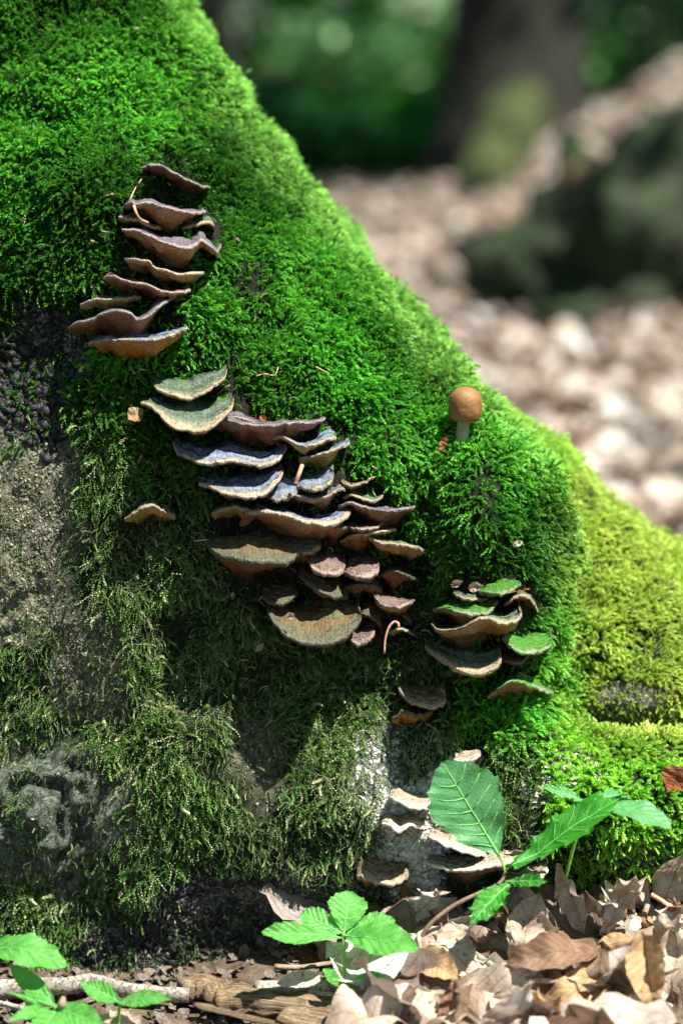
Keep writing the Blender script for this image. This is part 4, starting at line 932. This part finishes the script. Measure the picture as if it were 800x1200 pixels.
# ------------------------------------------------------------------ stalks, twigs, sticks
def stalk(name, label, cat, pts, r0, r1, mat, k=6, n=18, ridges=0.06, seed=0, group=None, parts=None):
    """pts: (px, py, depth)"""
    Q = np.array([W(a, b, c) for a, b, c in pts]); P = crspline(Q, n)
    V, F, UV = tube(P, np.linspace(r0, r1, n), k, ridges, seed)
    o = thing(name, label, cat, P[0], group); part('stem', V, F, mat, o, uv=UV); return o
d0 = hitd(452, 742, D0)-0.028
stalk('hooked_stalk', 'thin pink hooked dry stalk standing beside the little tan bracket', 'stalk', [(450, 766, d0), (451, 750, d0), (455, 736, d0), (461, 729, d0), (466, 730, d0), (467, 735, d0)], 0.0006, 0.0009, M_NEEDLE)
d0 = hitd(350, 560, D0)
stalk('fallen_twig', 'short pink twig leaning on the rounded blue white lobe', 'twig', [(346, 567, d0-0.028), (350, 556, d0-0.029), (354, 545, d0-0.026)], 0.0012, 0.0013, M_NEEDLE)
d0 = hitd(158, 255, D0)
stalk('dry_sprig', 'thin reddish sprig lying against the second bracket of the upper stack', 'twig', [(157, 241, d0-0.030), (160, 250, d0-0.032), (165, 257, d0-0.03), (174, 261, d0-0.026)], 0.0010, 0.0006, M_NEEDLE)
for lab, pp in (('thin pale stalk in the bright moss right of the dished brackets', [(300, 441), (310, 438), (322, 440), (326, 430)]), ('short reddish needle in the bright moss right of the dished brackets', [(370, 430), (386, 438)]),
                ('thin stalk above the second bracket of the upper stack', [(152, 236), (158, 222), (166, 210)]), ('pale needle in the stringy moss at the left of the main cluster', [(228, 634), (246, 632)])):
    q = [(a, b, hitd(a, b, D0)-0.010) for a, b in pp]
    stalk('fallen_needle', lab, 'needle', q, 0.0005, 0.0003, M_NEEDLE, n=8, group='needles in the moss')
def lay(pp, lift): return [(a, b, (G(a, b, lift)-CAM)@FW) for a, b in pp]
stalk('dead_stick', 'knobbly grey white stick across the bottom left behind the green shoots', 'stick', lay([(-40, 1162), (30, 1156), (80, 1154), (110, 1150), (150, 1160), (222, 1166)], 0.010), 0.0058, 0.0042, M_TWIG, 10, 40, 0.18, 3)
stalk('dead_stick', 'grey stick running right from behind the broken log', 'stick', lay([(300, 1160), (350, 1158), (400, 1156), (450, 1150)], 0.012), 0.0055, 0.004, M_TWIG, 10, 24, 0.14, 4)
stalk('dead_stick', 'dark thin stick lying from the log end towards the middle', 'stick', lay([(360, 1166), (420, 1172), (470, 1180), (530, 1192)], 0.012), 0.0032, 0.0038, M_TWIG, 8, 24, 0.14, 5)
stalk('dead_stick', 'thin curved brown twig below the small leafy plant leaves', 'twig', lay([(322, 1133), (350, 1134), (380, 1130), (402, 1126)], 0.012), 0.0018, 0.0012, M_BSTEM, 6, 16, 0.1, 6)
stalk('dead_stick', 'dark forked twig end lying on the leaves in the middle', 'twig', lay([(548, 1114), (570, 1128), (590, 1140), (620, 1148), (668, 1150)], 0.035), 0.0024, 0.0014, M_TWIG, 6, 16, 0.1, 7)
stalk('dead_stick', 'bare brown stalk standing among the leaves near the right edge', 'stalk', [(758, 1060, 1.19), (752, 1080, 1.185), (746, 1100, 1.185), (728, 1128, 1.19)], 0.0016, 0.0026, M_BSTEM, 7, 14, 0.12, 8)
stalk('dead_stick', 'tan flattened dry stem leaning over the upright pale leaf', 'stalk', [(676, 1075, 1.215), (690, 1048, 1.215), (704, 1020, 1.21), (716, 1000, 1.21), (728, 978, 1.205)], 0.0038, 0.0014, M_WOOD, 7, 18, 0.2, 9)
stalk('dead_stick', 'thin reddish twig crossing the white leaves at the right edge', 'twig', [(762, 1048, 1.18), (778, 1058, 1.178), (800, 1076, 1.172), (820, 1090, 1.17)], 0.0013, 0.0017, M_NEEDLE, 6, 14, 0.1, 10)
stalk('dead_stick', 'thin twig lying at the very bottom left under the shoots', 'twig', lay([(-20, 1172), (20, 1180), (60, 1196), (90, 1210)], 0.006), 0.0016, 0.0018, M_TWIG, 6, 14, 0.1, 11)
# a few leaf stems and thin twigs among the litter
rt_ = np.random.default_rng(19)
for i in range(14):
    a_, b_ = rt_.uniform(440, 790), rt_.uniform(1070, 1195); an_ = rt_.uniform(0, 3.14); L_ = rt_.uniform(22, 60)
    q = lay([(a_, b_), (a_+L_*0.5*math.cos(an_), b_+L_*0.25*math.sin(an_)-3), (a_+L_*math.cos(an_), b_+L_*0.5*math.sin(an_))], rt_.uniform(0.018, 0.034))
    stalk('dry_stalk', 'thin brown stem lying loose among the fallen leaves of the foreground', 'twig', q, 0.0009, 0.0006, (M_BSTEM, M_NEEDLE, M_TWIG)[i % 3], 5, 10, 0.1, i, 'loose stems in the foreground litter')
# broken log: two split halves and a loose splinter
lg = thing('broken_log', 'rotten split log with splintered tan wood along the bottom edge', 'log', G(300, 1180, 0))
def splitwood(name, pts, r0, r1, k, n, rd, seed, sq=0.6):
    Q = np.array([W(a, b, c) for a, b, c in lay(pts, 0.010)]); P = crspline(Q, n)
    rr = np.random.default_rng(seed); R = np.linspace(r0, r1, n)*(1+0.10*np.sin(np.arange(n)*0.9+seed)); R[0] *= 0.5; R[-1] *= 0.6
    V, F, UV = tube(P, R, k, rd, seed, sq)
    # lengthwise grooves stay in line
    g = 1+0.16*np.cos(np.arange(k)*2.6+seed); Vc = P.repeat(k, 0); V = Vc+(V-Vc)*np.tile(g, n)[:, None]
    part(name, V, F, M_WOOD, lg, uv=UV)
splitwood('split_block', [(212, 1160), (232, 1156), (252, 1160), (262, 1172)], 0.0105, 0.009, 16, 20, 0.16, 1, 0.55)
splitwood('split_trunk', [(252, 1172), (300, 1172), (360, 1180), (420, 1189), (500, 1206)], 0.0115, 0.009, 26, 44, 0.07, 2, 0.6)
splitwood('splinter', [(256, 1152), (290, 1164), (330, 1166), (352, 1172)], 0.0035, 0.0030, 8, 20, 0.2, 3, 0.3)
splitwood('bark_slab', [(330, 1188), (380, 1200), (440, 1214)], 0.012, 0.010, 14, 20, 0.12, 4, 0.4)

rn_ = np.random.default_rng(77)
for i in range(22):
    a_, b_ = rn_.uniform(60, 620), rn_.uniform(40, 560)
    if hit(a_, b_)[0] is None: continue
    an_ = rn_.uniform(0, 3.14); L_ = rn_.uniform(4, 11); q = [(a_, b_, hitd(a_, b_, D0)-0.009), (a_+L_*math.cos(an_), b_+L_*math.sin(an_)*0.6, hitd(a_, b_, D0)-0.008)]
    stalk('fallen_needle', 'tiny brown needle caught in the bright moss of the slope', 'needle', q, 0.0006, 0.0004, (M_NEEDLE, M_BSTEM)[i % 2], n=5, group='needles in the moss')

for k_, (p_, r0_) in enumerate((([(262, 1150), (300, 1158), (360, 1163)], 0.0022), ([(350, 1166), (400, 1176), (450, 1188)], 0.003), ([(228, 1176), (290, 1192), (350, 1204)], 0.004), ([(380, 1172), (430, 1182), (476, 1196)], 0.002), ([(246, 1150), (258, 1162), (266, 1174)], 0.002))):
    splitwood('splinter', p_, r0_, r0_*0.6, 7, 16, 0.25, 10+k_, 0.35)
# ------------------------------------------------------------------ small brown mushroom
mz = hitd(543, 505, D0+0.03)
mb = W(541, 514, mz-0.006); mc = W(545, 475, mz-0.012)
M_MCAP = mat_simple('mushroom_cap', (0.17, 0.08, 0.028), (0.27, 0.14, 0.056), 130, 0.55, 0.0008); M_MST = mat_simple('mushroom_stem', (0.34, 0.37, 0.20), (0.46, 0.48, 0.30), 200, 0.5, 0.0003, trans=0.25)
mu = thing('mushroom', 'small domed brown mushroom on a short pale stem in the bright moss', 'mushroom', mb)
ax = np.array([0.03, 0, 1.0]); ax /= np.linalg.norm(ax)
P = np.array([mb+ (mc-mb)*q for q in np.linspace(-0.2, 0.85, 8)]); V, F, UV = tube(P, np.linspace(0.0042, 0.0034, 8), 14); part('stem', V, F, M_MST, mu, uv=UV)
prof_ = [(0.0, 0.0108), (0.0030, 0.0105), (0.0060, 0.0092), (0.0083, 0.0066), (0.0096, 0.0030), (0.0099, -0.0010), (0.0096, -0.0048), (0.0086, -0.0076), (0.0078, -0.0086), (0.0070, -0.0080), (0.0045, -0.0060), (0.0026, -0.0055)]
pr = crspline([(a, b) for a, b in prof_], 30); K = 36; V = []
for a, b in pr:
    for j in range(K):
        an = 2*math.pi*j/K; V.append(mc+np.array([max(a, 0)*math.cos(an)*(1+0.03*math.sin(3*an)), max(a, 0)*math.sin(an), b]))
F = [(i*K+j, (i+1)*K+j, (i+1)*K+(j+1) % K, i*K+(j+1) % K) for i in range(29) for j in range(K)]
part('cap', V, F, M_MCAP, mu)

# ------------------------------------------------------------------ green plants
def plant(name, label, cat, base): return thing(name, label, cat, base)
def stem_of(root, pts, r0, r1, mat, name='stem', n=24, k=7):
    Q = np.array([W(a, b, c) for a, b, c in pts]); P = crspline(Q, n); V, F, UV = tube(P, np.linspace(r0, r1, n), k, 0.05); return part(name, V, F, mat, root, uv=UV)
def pl(root, b, t, wpx, nrm, mat, kind, veins=4, vr=0.0006, **kw):
    return leaf_at(W(*b), W(*t), wpx*0.0005*b[2]/1.2, nrm, kind, mat, root=root, veins=veins, vr=vr, **kw)
s1 = plant('oak_seedling', 'young oak seedling with a bent brown stem and lobed green leaves', 'seedling', W(500, 1176, 1.16))
stem_of(s1, [(503, 1180, 1.155), (495, 1160, 1.155), (489, 1130, 1.155), (491, 1108, 1.155), (502, 1085, 1.152), (530, 1062, 1.15), (560, 1047, 1.148), (584, 1036, 1.146), (592, 1022, 1.146)], 0.0017, 0.0010, M_BSTEM)
stem_of(s1, [(592, 1024, 1.146), (588, 1010, 1.146), (584, 1000, 1.147)], 0.0008, 0.0007, M_GSTEM, 'leaf_stalk', 8)
pl(s1, (584, 1002, 1.146), (518, 893, 1.150), 98, (-0.1, -1, 0.35), M_OAK, 'rhomb', 6, 0.0009, curl=-0.1, fold=0.10, wave=0.07, seed=101)
pl(s1, (596, 1022, 1.146), (727, 934, 1.140), 66, (-0.5, -0.65, 0.75), M_OAKD, 'oak', 5, 0.0006, curl=-0.25, fold=0.25, wave=0.10, seed=102)
pl(s1, (600, 1032, 1.144), (553, 1082, 1.12), 46, (-0.3, -0.8, 0.6), M_OAKD, 'oak', 4, 0.0005, curl=-0.2, fold=0.25, wave=0.10, seed=103)
pl(s1, (592, 1034, 1.146), (640, 1034, 1.13), 26, (0, -0.7, 0.7), M_OAKD, 'oak', 3, 0.0005, curl=-0.3, fold=0.2, wave=0.1, seed=104)
s2 = plant('oak_seedling', 'second seedling with a thin green stem and pale leaves over the mound', 'seedling', W(664, 1030, 1.175))
stem_of(s2, [(662, 1030, 1.170), (668, 1005, 1.165), (675, 980, 1.160), (684, 955, 1.155), (690, 942, 1.155)], 0.0012, 0.0008, M_GSTEM)
pl(s2, (690, 942, 1.155), (632, 922, 1.165), 26, (0, -0.35, 1), M_OAK, 'oak', 3, 0.0005, curl=-0.2, fold=0.15, wave=0.1, seed=105)
pl(s2, (694, 942, 1.155), (786, 970, 1.135), 44, (0.1, -0.30, 1), M_OAK, 'rhomb', 4, 0.0005, curl=-0.25, fold=0.1, wave=0.08, seed=106)
pl(s2, (692, 940, 1.155), (738, 930, 1.185), 30, (0, -0.35, 1), M_OAK, 'oak', 3, 0.0005, curl=-0.2, fold=0.15, wave=0.1, seed=107)
s3 = plant('leafy_seedling', 'small bright green plant with toothed leaves in front of the dark trunk foot', 'plant', W(403, 1185, 1.145))
stem_of(s3, [(402, 1186, 1.145), (403, 1150, 1.145), (403, 1120, 1.145), (402, 1092, 1.145)], 0.0014, 0.0010, M_GSTEM)
for b, t, wd, nr, sd in (((403, 1092, 1.145), (410, 1045, 1.160), 52, (0, -0.8, 0.7), 1), ((401, 1094, 1.145), (352, 1070, 1.155), 34, (0, -0.75, 0.8), 2), ((400, 1100, 1.145), (307, 1093, 1.130), 30, (0, -0.7, 0.9), 3), ((404, 1096, 1.145), (462, 1078, 1.155), 34, (0, -0.75, 0.8), 4), ((404, 1098, 1.145), (489, 1113, 1.115), 48, (0.1, -0.7, 0.8), 5),
                          ((403, 1158, 1.140), (378, 1136, 1.135), 18, (0, -0.7, 0.8), 6), ((403, 1160, 1.140), (446, 1141, 1.135), 18, (0, -0.7, 0.8), 7), ((403, 1158, 1.140), (424, 1172, 1.125), 26, (0, -0.7, 0.8), 8)):
    pl(s3, b, t, wd, nr, M_HERB, 'rhomb', 4 if wd > 25 else 2, 0.0005, curl=-0.25, fold=0.18, wave=0.1, seed=110+sd)
s4 = plant('leafy_shoot', 'bright green shoot with pointed leaves and a brown bud at bottom left', 'plant', W(66, 1215, 1.115))
stem_of(s4, [(60, 1216, 1.115), (66, 1196, 1.113), (66, 1180, 1.110)], 0.0018, 0.0015, M_GSTEM)
for b, t, wd, nr, sd in (((66, 1180, 1.110), (11, 1129, 1.135), 26, (-0.2, -0.8, 0.7), 1), ((68, 1184, 1.110), (125, 1204, 1.085), 34, (0.2, -0.75, 0.7), 2), ((66, 1186, 1.110), (44, 1222, 1.075), 40, (0, -0.8, 0.6), 3), ((64, 1186, 1.111), (10, 1196, 1.085), 22, (-.2, -0.7, 0.7), 4), ((70, 1182, 1.110), (92, 1200, 1.095), 26, (0.1, -0.8, 0.7), 5), ((60, 1180, 1.111), (8, 1162, 1.115), 7, (0, -.8, .7), 6)):
    pl(s4, b, t, wd, nr, M_HERB, 'lance', 4, 0.0005, curl=-0.25, fold=0.25, wave=0.08, seed=120+sd)
V, F, UV = tube(W(np.array([72, 73, 75]), np.array([1182, 1176, 1168]), np.array([1.107]*3)), [0.002, 0.0026, 0.001], 8); part('bud', V, F, M_BSTEM, s4)
s5 = plant('leafy_shoot', 'slender green shoot with two spread pointed leaves at bottom left', 'plant', W(138, 1216, 1.105))
stem_of(s5, [(136, 1216, 1.105), (139, 1196, 1.107), (141, 1176, 1.109)], 0.0010, 0.0008, M_GSTEM)
for b, t, wd, nr, sd in (((140, 1175, 1.109), (94, 1150, 1.125), 26, (-0.1, -0.7, 0.8), 1), ((142, 1174, 1.109), (202, 1171, 1.095), 24, (0.1, -0.7, 0.8), 2), ((141, 1175, 1.109), (156, 1180, 1.085), 14, (0, -0.7, 0.8), 3)):
    pl(s5, b, t, wd, nr, M_HERB, 'lance', 4, 0.0005, curl=-0.25, fold=0.2, wave=0.08, seed=130+sd)
s6 = plant('leafy_shoot', 'broad mint green leaf on a hidden stalk at the left edge', 'plant', W(-40, 1150, 1.135))
stem_of(s6, [(-50, 1216, 1.135), (-46, 1150, 1.135), (-30, 1112, 1.135)], 0.0014, 0.001, M_GSTEM)
pl(s6, (-30, 1108, 1.135), (79, 1132, 1.115), 46, (0.05, -0.6, 0.9), M_HERB, 'rhomb', 5, 0.0006, curl=-0.35, fold=0.15, wave=0.1, seed=140)

# ------------------------------------------------------------------ background
def lumpy(c, rad, seed, nu=48, nv=28, amp=0.18, sc=3.0):
    u = np.linspace(0, 2*math.pi, nu, endpoint=False); v = np.linspace(0, math.pi, nv); V = []
    for b in v:
        for a in u: V.append((math.sin(b)*math.cos(a), math.sin(b)*math.sin(a), math.cos(b)))
    V = np.array(V); r = 1+amp*fbm(V, sc*0.6, 4, seed)
    F = [(i*nu+j, (i+1)*nu+j, (i+1)*nu+(j+1) % nu, i*nu+(j+1) % nu) for i in range(nv-1) for j in range(nu)]
    return V*r[:, None]*np.array(rad)+np.array(c), F
M_ROCK = mat_simple('mossy_rock', (0.006, 0.007, 0.004), (0.025, 0.024, 0.016), 9, 0.9, 0.02, c2=(0.02, 0.07, 0.010))
M_RMOSS = mat_simple('far_moss', (0.006, 0.022, 0.003), (0.022, 0.065, 0.008), 14, 0.9, 0.01)
M_YMOSS = mat_simple('yellow_far_moss', (0.012, 0.022, 0.005), (0.05, 0.062, 0.016), 14, 0.9, 0.01)
M_TRUNK = mat_simple('far_bark', (0.010, 0.010, 0.007), (0.026, 0.026, 0.018), 5, 0.9, 0.01)  # albedo cut far down in place of shade on the stout trunk
M_DTRUNK = mat_simple('far_dark_bark', (0.04, 0.04, 0.03), (0.10, 0.09, 0.07), 5, 0.9, 0.01)
bo = thing('boulder', 'dark boulder patched with moss among the fallen leaves', 'boulder', (0.74, 5.0, 0))
V, F = lumpy((0.60, 4.25, 0.06), (0.29, 0.26, 0.31), 3, amp=0.5, sc=6); part('rock', V, F, M_ROCK, bo)
V, F = lumpy((0.62, 4.27, 0.19), (0.19, 0.22, 0.15), 8, amp=0.25, sc=4); part('moss_patch', V, F, M_RMOSS, bo)
bo2 = thing('boulder', 'dark rounded boulder at the right edge behind the mossy one', 'boulder', (1.05, 5.5, 0))
V, F = lumpy((0.98, 4.7, 0.12), (0.30, 0.3, 0.26), 5, amp=0.2, sc=4); part('rock', V, F, M_ROCK, bo2)

for i in range(16):
    rb_ = np.random.default_rng(400+i); xx, yy = rb_.uniform(0.42, 1.05), rb_.uniform(4.1, 4.75); zb = -1
    for zz in np.linspace(0.5, 0.05, 60):
        q1 = ((xx-0.60)/0.29)**2+((yy-4.25)/0.26)**2+((zz-0.06)/0.31)**2; q2 = ((xx-0.98)/0.30)**2+((yy-4.7)/0.3)**2+((zz-0.12)/0.26)**2
        if min(q1, q2) < 1.1: zb = zz; break
    if zb < 0.1: continue
    o = link('fallen_leaf', fg_variants[i % 12], None, label='brown leaf lying on the dark boulder in the blurred background', category='leaf', group='leaves on the boulders')
    o.location = (xx, yy, zb+0.01); o.rotation_euler = (rb_.uniform(-.5, .5), rb_.uniform(-.5, .5), rb_.uniform(0, 6))
def leafcloud(c, rad, n, size, seed, shell=0.35):
    """many separate leaf blades spread through a lumpy volume"""
    r = np.random.default_rng(seed); d = r.normal(size=(n, 3)); d /= np.linalg.norm(d, axis=1)[:, None]
    k = fbm(d, 2.2, 3, seed); rr = (1+0.45*k)*(1-shell*r.random(n)**1.5)
    keepm = vn(d*rr[:, None], 4.5, seed) > -0.35; d = d[keepm]; rr = rr[keepm]; n = len(d)
    P = d*rr[:, None]*np.array(rad)+np.array(c)
    a = r.normal(size=(n, 3)); a[:, 2] *= 0.5; a /= np.linalg.norm(a, axis=1)[:, None]; b = np.cross(a, r.normal(size=(n, 3))*0.5+np.array([0, 0, 1.0])); b /= np.linalg.norm(b, axis=1)[:, None]
    s = size*r.uniform(0.6, 1.3, n)[:, None]; V = np.stack([P-a*s, P+b*s*0.45, P+a*s, P-b*s*0.45], 1).reshape(-1, 3)
    return V, np.arange(4*n).reshape(n, 4)
def mat_foliage(name, a, b, tr=0.5):
    s = N(name); geo = s.n('ShaderNodeNewGeometry'); c = s.mix(geo.outputs['Random Per Island'], a, b); return s.done(c, 0.5, trans=tr, spec=0.3)
M_FD = mat_foliage('dark_foliage', (0.010, 0.065, 0.014), (0.025, 0.14, 0.022)); M_FM = mat_foliage('mid_foliage', (0.025, 0.16, 0.02), (0.07, 0.30, 0.04)); M_FB = mat_foliage('bright_foliage', (0.14, 0.46, 0.08), (0.40, 0.75, 0.20), 0.6)
def ftree(label, x, y, r, h, crown, mat, seed, mt=None, lean=0.0, csize=0.10, nleaf=5000):
    z = float(gh(x, y)); o = thing('forest_tree', label, 'tree', (x, y, z), 'trees in the blurred background')
    P = crspline([(x, y, z-0.1), (x+lean*0.3, y, z+h*0.3), (x+lean*0.7, y, z+h*0.7), (x+lean, y, z+h)], 22)
    R = np.interp(np.linspace(0, 1, 22), [0, 0.04, 0.12, 1], [r*1.7, r*1.25, r, r*0.6])
    V, F, UV = tube(P, R, 18, 0.05, seed); part('trunk', V, F, mt or M_TRUNK, o, uv=UV)
    rr = random.Random(seed)
    for k in range(3):
        a = rr.uniform(0, 6.28); z0 = z+h*rr.uniform(.55, .9); b = crspline([(x+lean*.8, y, z0), (x+math.cos(a)*h*.18, y+math.sin(a)*h*.18, z0+h*.12), (x+math.cos(a)*h*.32, y+math.sin(a)*h*.32, z0+h*.18)], 10)
        V, F, UV = tube(b, np.linspace(r*.35, r*.1, 10), 8, 0.05, k); part('branch', V, F, mt or M_TRUNK, o, uv=UV)
    if crown:
        V, F = leafcloud((x+crown[0], y+crown[1], z+crown[2]), crown[3], nleaf, csize, seed); part('crown', V, F, mat, o)
    return o
big = ftree('stout grey tree trunk with a mossy root, upper right in the blurred background', 0.68, 8.3, 0.25, 6.0, (0, 0.3, 4.8, (2.6, 2.4, 1.5)), M_FM, 1)
P = crspline([(0.72, 8.25, 0.46), (0.64, 7.9, 0.30), (0.52, 7.4, 0.14), (0.44, 7.0, -0.02)], 16); V, F, UV = tube(P, np.linspace(0.15, 0.09, 16), 14, 0.12, 2); part('mossy_root', V, F, M_YMOSS, big, uv=UV)
ftree('slim dark tree trunk at the far left of the gap', -0.75, 11.5, 0.16, 6.5, (0, 0, 5.0, (2.4, 2.2, 1.8)), M_FD, 2, M_DTRUNK)
ftree('dark tree trunk right of the stout grey one', 1.75, 12.5, 0.20, 7.0, (0, 0, 5.2, (2.5, 2.4, 2.0)), M_FD, 3, M_DTRUNK)
ftree('thin tree trunk between the shrubs beyond the litter', 0.15, 15.0, 0.12, 7.0, (0.2, 0, 5.6, (2.6, 2.4, 2.2)), M_FM, 4, M_DTRUNK)
ftree('leaning tree far beyond the stout grey trunk', 1.3, 19.0, 0.2, 8.0, (0.5, 0, 6.0, (3.5, 3, 2.8)), M_FB, 5, M_DTRUNK, 0.5)
ftree('tree with low bright leaves glimpsed through the gap', -0.6, 22.0, 0.2, 8.0, (0.3, 0, 4.6, (3.0, 2.4, 2.8)), M_FB, 6, M_DTRUNK)
ftree('distant tree at the right edge of the clearing', 3.4, 20.0, 0.2, 8.0, (0, 0, 5.4, (3.0, 3, 3.2)), M_FM, 7, M_DTRUNK)
def shrub(label, x, y, rad, mat, seed, n=2600, size=0.05, zc=None):
    z = float(gh(x, y)); o = thing('shrub', label, 'shrub', (x, y, z), 'shrubs in the blurred background')
    V, F = leafcloud((x, y, z+rad[2]*(0.8 if zc is None else zc)), rad, n, size, seed, 0.7); part('foliage', V, F, mat, o)
    V, F, UV = tube(np.array([[x, y, z-0.05], [x+.02, y, z+rad[2]*.5], [x, y+.03, z+rad[2]]]), [0.02, 0.015, 0.008], 6); part('stem', V, F, M_DTRUNK, o)
shrub('dark shrub nearest the slope edge, left of the gap', -0.45, 9.2, (0.55, 0.5, 0.25), M_FD, 21)
shrub('dark green shrub in the middle of the gap', 0.10, 9.8, (0.50, 0.5, 0.24), M_FD, 22)
shrub('mid green shrub just left of the stout grey trunk', 0.42, 9.0, (0.22, 0.3, 0.24), M_FM, 23, 1200)
shrub('bright green low shrub catching light beyond the dark ones', 0.0, 12.2, (0.75, 0.5, 0.42), M_FM, 24, 2200, 0.06, 1.4)
M_FP = mat_foliage('highlight_leaves', (0.30, 0.62, 0.20), (0.55, 0.90, 0.45), 0.5)  # very pale leaf colour stands in for bright blurred highlights
shrub('sparse pale leaved sapling added for bright blurred discs at the top', -0.05, 11.2, (0.62, 0.3, 0.20), M_FP, 41, 160, 0.065, 3.4)
shrub('second sparse sapling added for bright blurred discs left of the stout trunk', 0.33, 11.6, (0.22, 0.3, 0.16), M_FP, 42, 60, 0.075, 3.8)
shrub('sparse sapling added for bright discs right of the stout trunk, top edge', 1.65, 11.4, (0.35, 0.3, 0.16), M_FP, 43, 60, 0.07, 3.6)
shrub('dark shrub behind the litter bank at the right', 1.55, 9.6, (0.75, 0.6, 0.5), M_FD, 25)
shrub('green shrub behind the stout grey trunk', 1.0, 11.5, (0.8, 0.6, 0.5), M_FM, 26)
shrub('far bright shrub at the top of the gap', 0.2, 17.0, (1.5, 0.8, 0.7), M_FB, 27, 700, 0.10)
shrub('far dark shrub at the top right', 2.3, 14.5, (1.2, 0.8, 0.8), M_FD, 28, 3500, 0.07)
shrub('far dark shrub behind the slope edge', -1.5, 15.5, (1.4, 0.8, 1.0), M_FD, 29, 4000, 0.07)
shrub('wide dark thicket far across the clearing at the left', -2.2, 24.0, (2.4, 1.2, 1.1), M_FD, 30, 1600, 0.10)
shrub('wide dark thicket far across the clearing at the right', 2.1, 25.0, (0.9, 1.0, 1.1), M_FM, 31, 500, 0.10)
shrub('far thicket beyond the right edge', 5.6, 25.0, (1.8, 1.0, 1.1), M_FM, 32, 900, 0.10)

# ------------------------------------------------------------------ unseen canopy added overhead to shade the forest, thinned where sun must pass
def canopy(label, n, x0, x1, y0, y1, z0, z1, size, seed, keepf, mat, branch):
    r = np.random.default_rng(seed); P = np.stack([r.uniform(x0, x1, n), r.uniform(y0, y1, n), r.uniform(z0, z1, n)], 1)
    S_ = np.array(TO_SUN); Q = P - S_*(P[:, 2:3]/S_[2])            # where this leaf's shadow meets the ground
    k = keepf(P, Q, r); P = P[k]; n = len(P)
    a = r.normal(size=(n, 3)); a[:, 2] *= 0.35; a /= np.linalg.norm(a, axis=1)[:, None]; nz = r.normal(size=(n, 3))*0.4+np.array([0, 0, 1.0]); b = np.cross(a, nz); b /= np.linalg.norm(b, axis=1)[:, None]
    s_ = size*r.uniform(0.7, 1.3, n)[:, None]
    V = np.stack([P-a*s_, P-a*s_*0.2+b*s_*0.5, P+a*s_, P-a*s_*0.2-b*s_*0.5], 1).reshape(-1, 3)
    o = thing('shade_canopy', label, 'branch', branch[0], 'unseen leafy shade added above the clearing')
    part('foliage', V, np.arange(4*n).reshape(n, 4), mat, o)
    Vb, Fb, UVb = tube(crspline(branch, 20), np.linspace(0.035, 0.012, 20), 8, 0.08, seed); part('limb', Vb, Fb, M_TRUNK, o, uv=UVb)
def far_keep(P, Q, r):
    e = np.stack([Q[:, 0], Q[:, 1], 0*Q[:, 0]], 1)
    gap = fbm(e, 2.1, 3, 31)
    hero = (np.abs(Q[:, 0]-0.05) < 0.55) & (Q[:, 1] > 0.75) & (Q[:, 1] < 1.9)
    back = (Q[:, 1] > 1.9) & (Q[:, 1] < 8.4) & (Q[:, 0] > -1) & (Q[:, 0] < 0.3*Q[:, 1]+0.8)
    return ~hero & np.where(back, gap > 0.48, np.where(Q[:, 1] >= 8.4, np.where(Q[:, 1] > 10.9, gap > 0.7, gap > -0.75), gap > -0.9))
canopy('unseen high canopy added to shade the clearing, open towards the tree base', 26000, -7, 7, -6, 16, 4.6, 6.4, 0.085, 61, far_keep, M_FM, [(-6, 2, 5.0), (-3, 2.5, 5.4), (0, 3, 5.5), (4, 3.2, 5.4)])
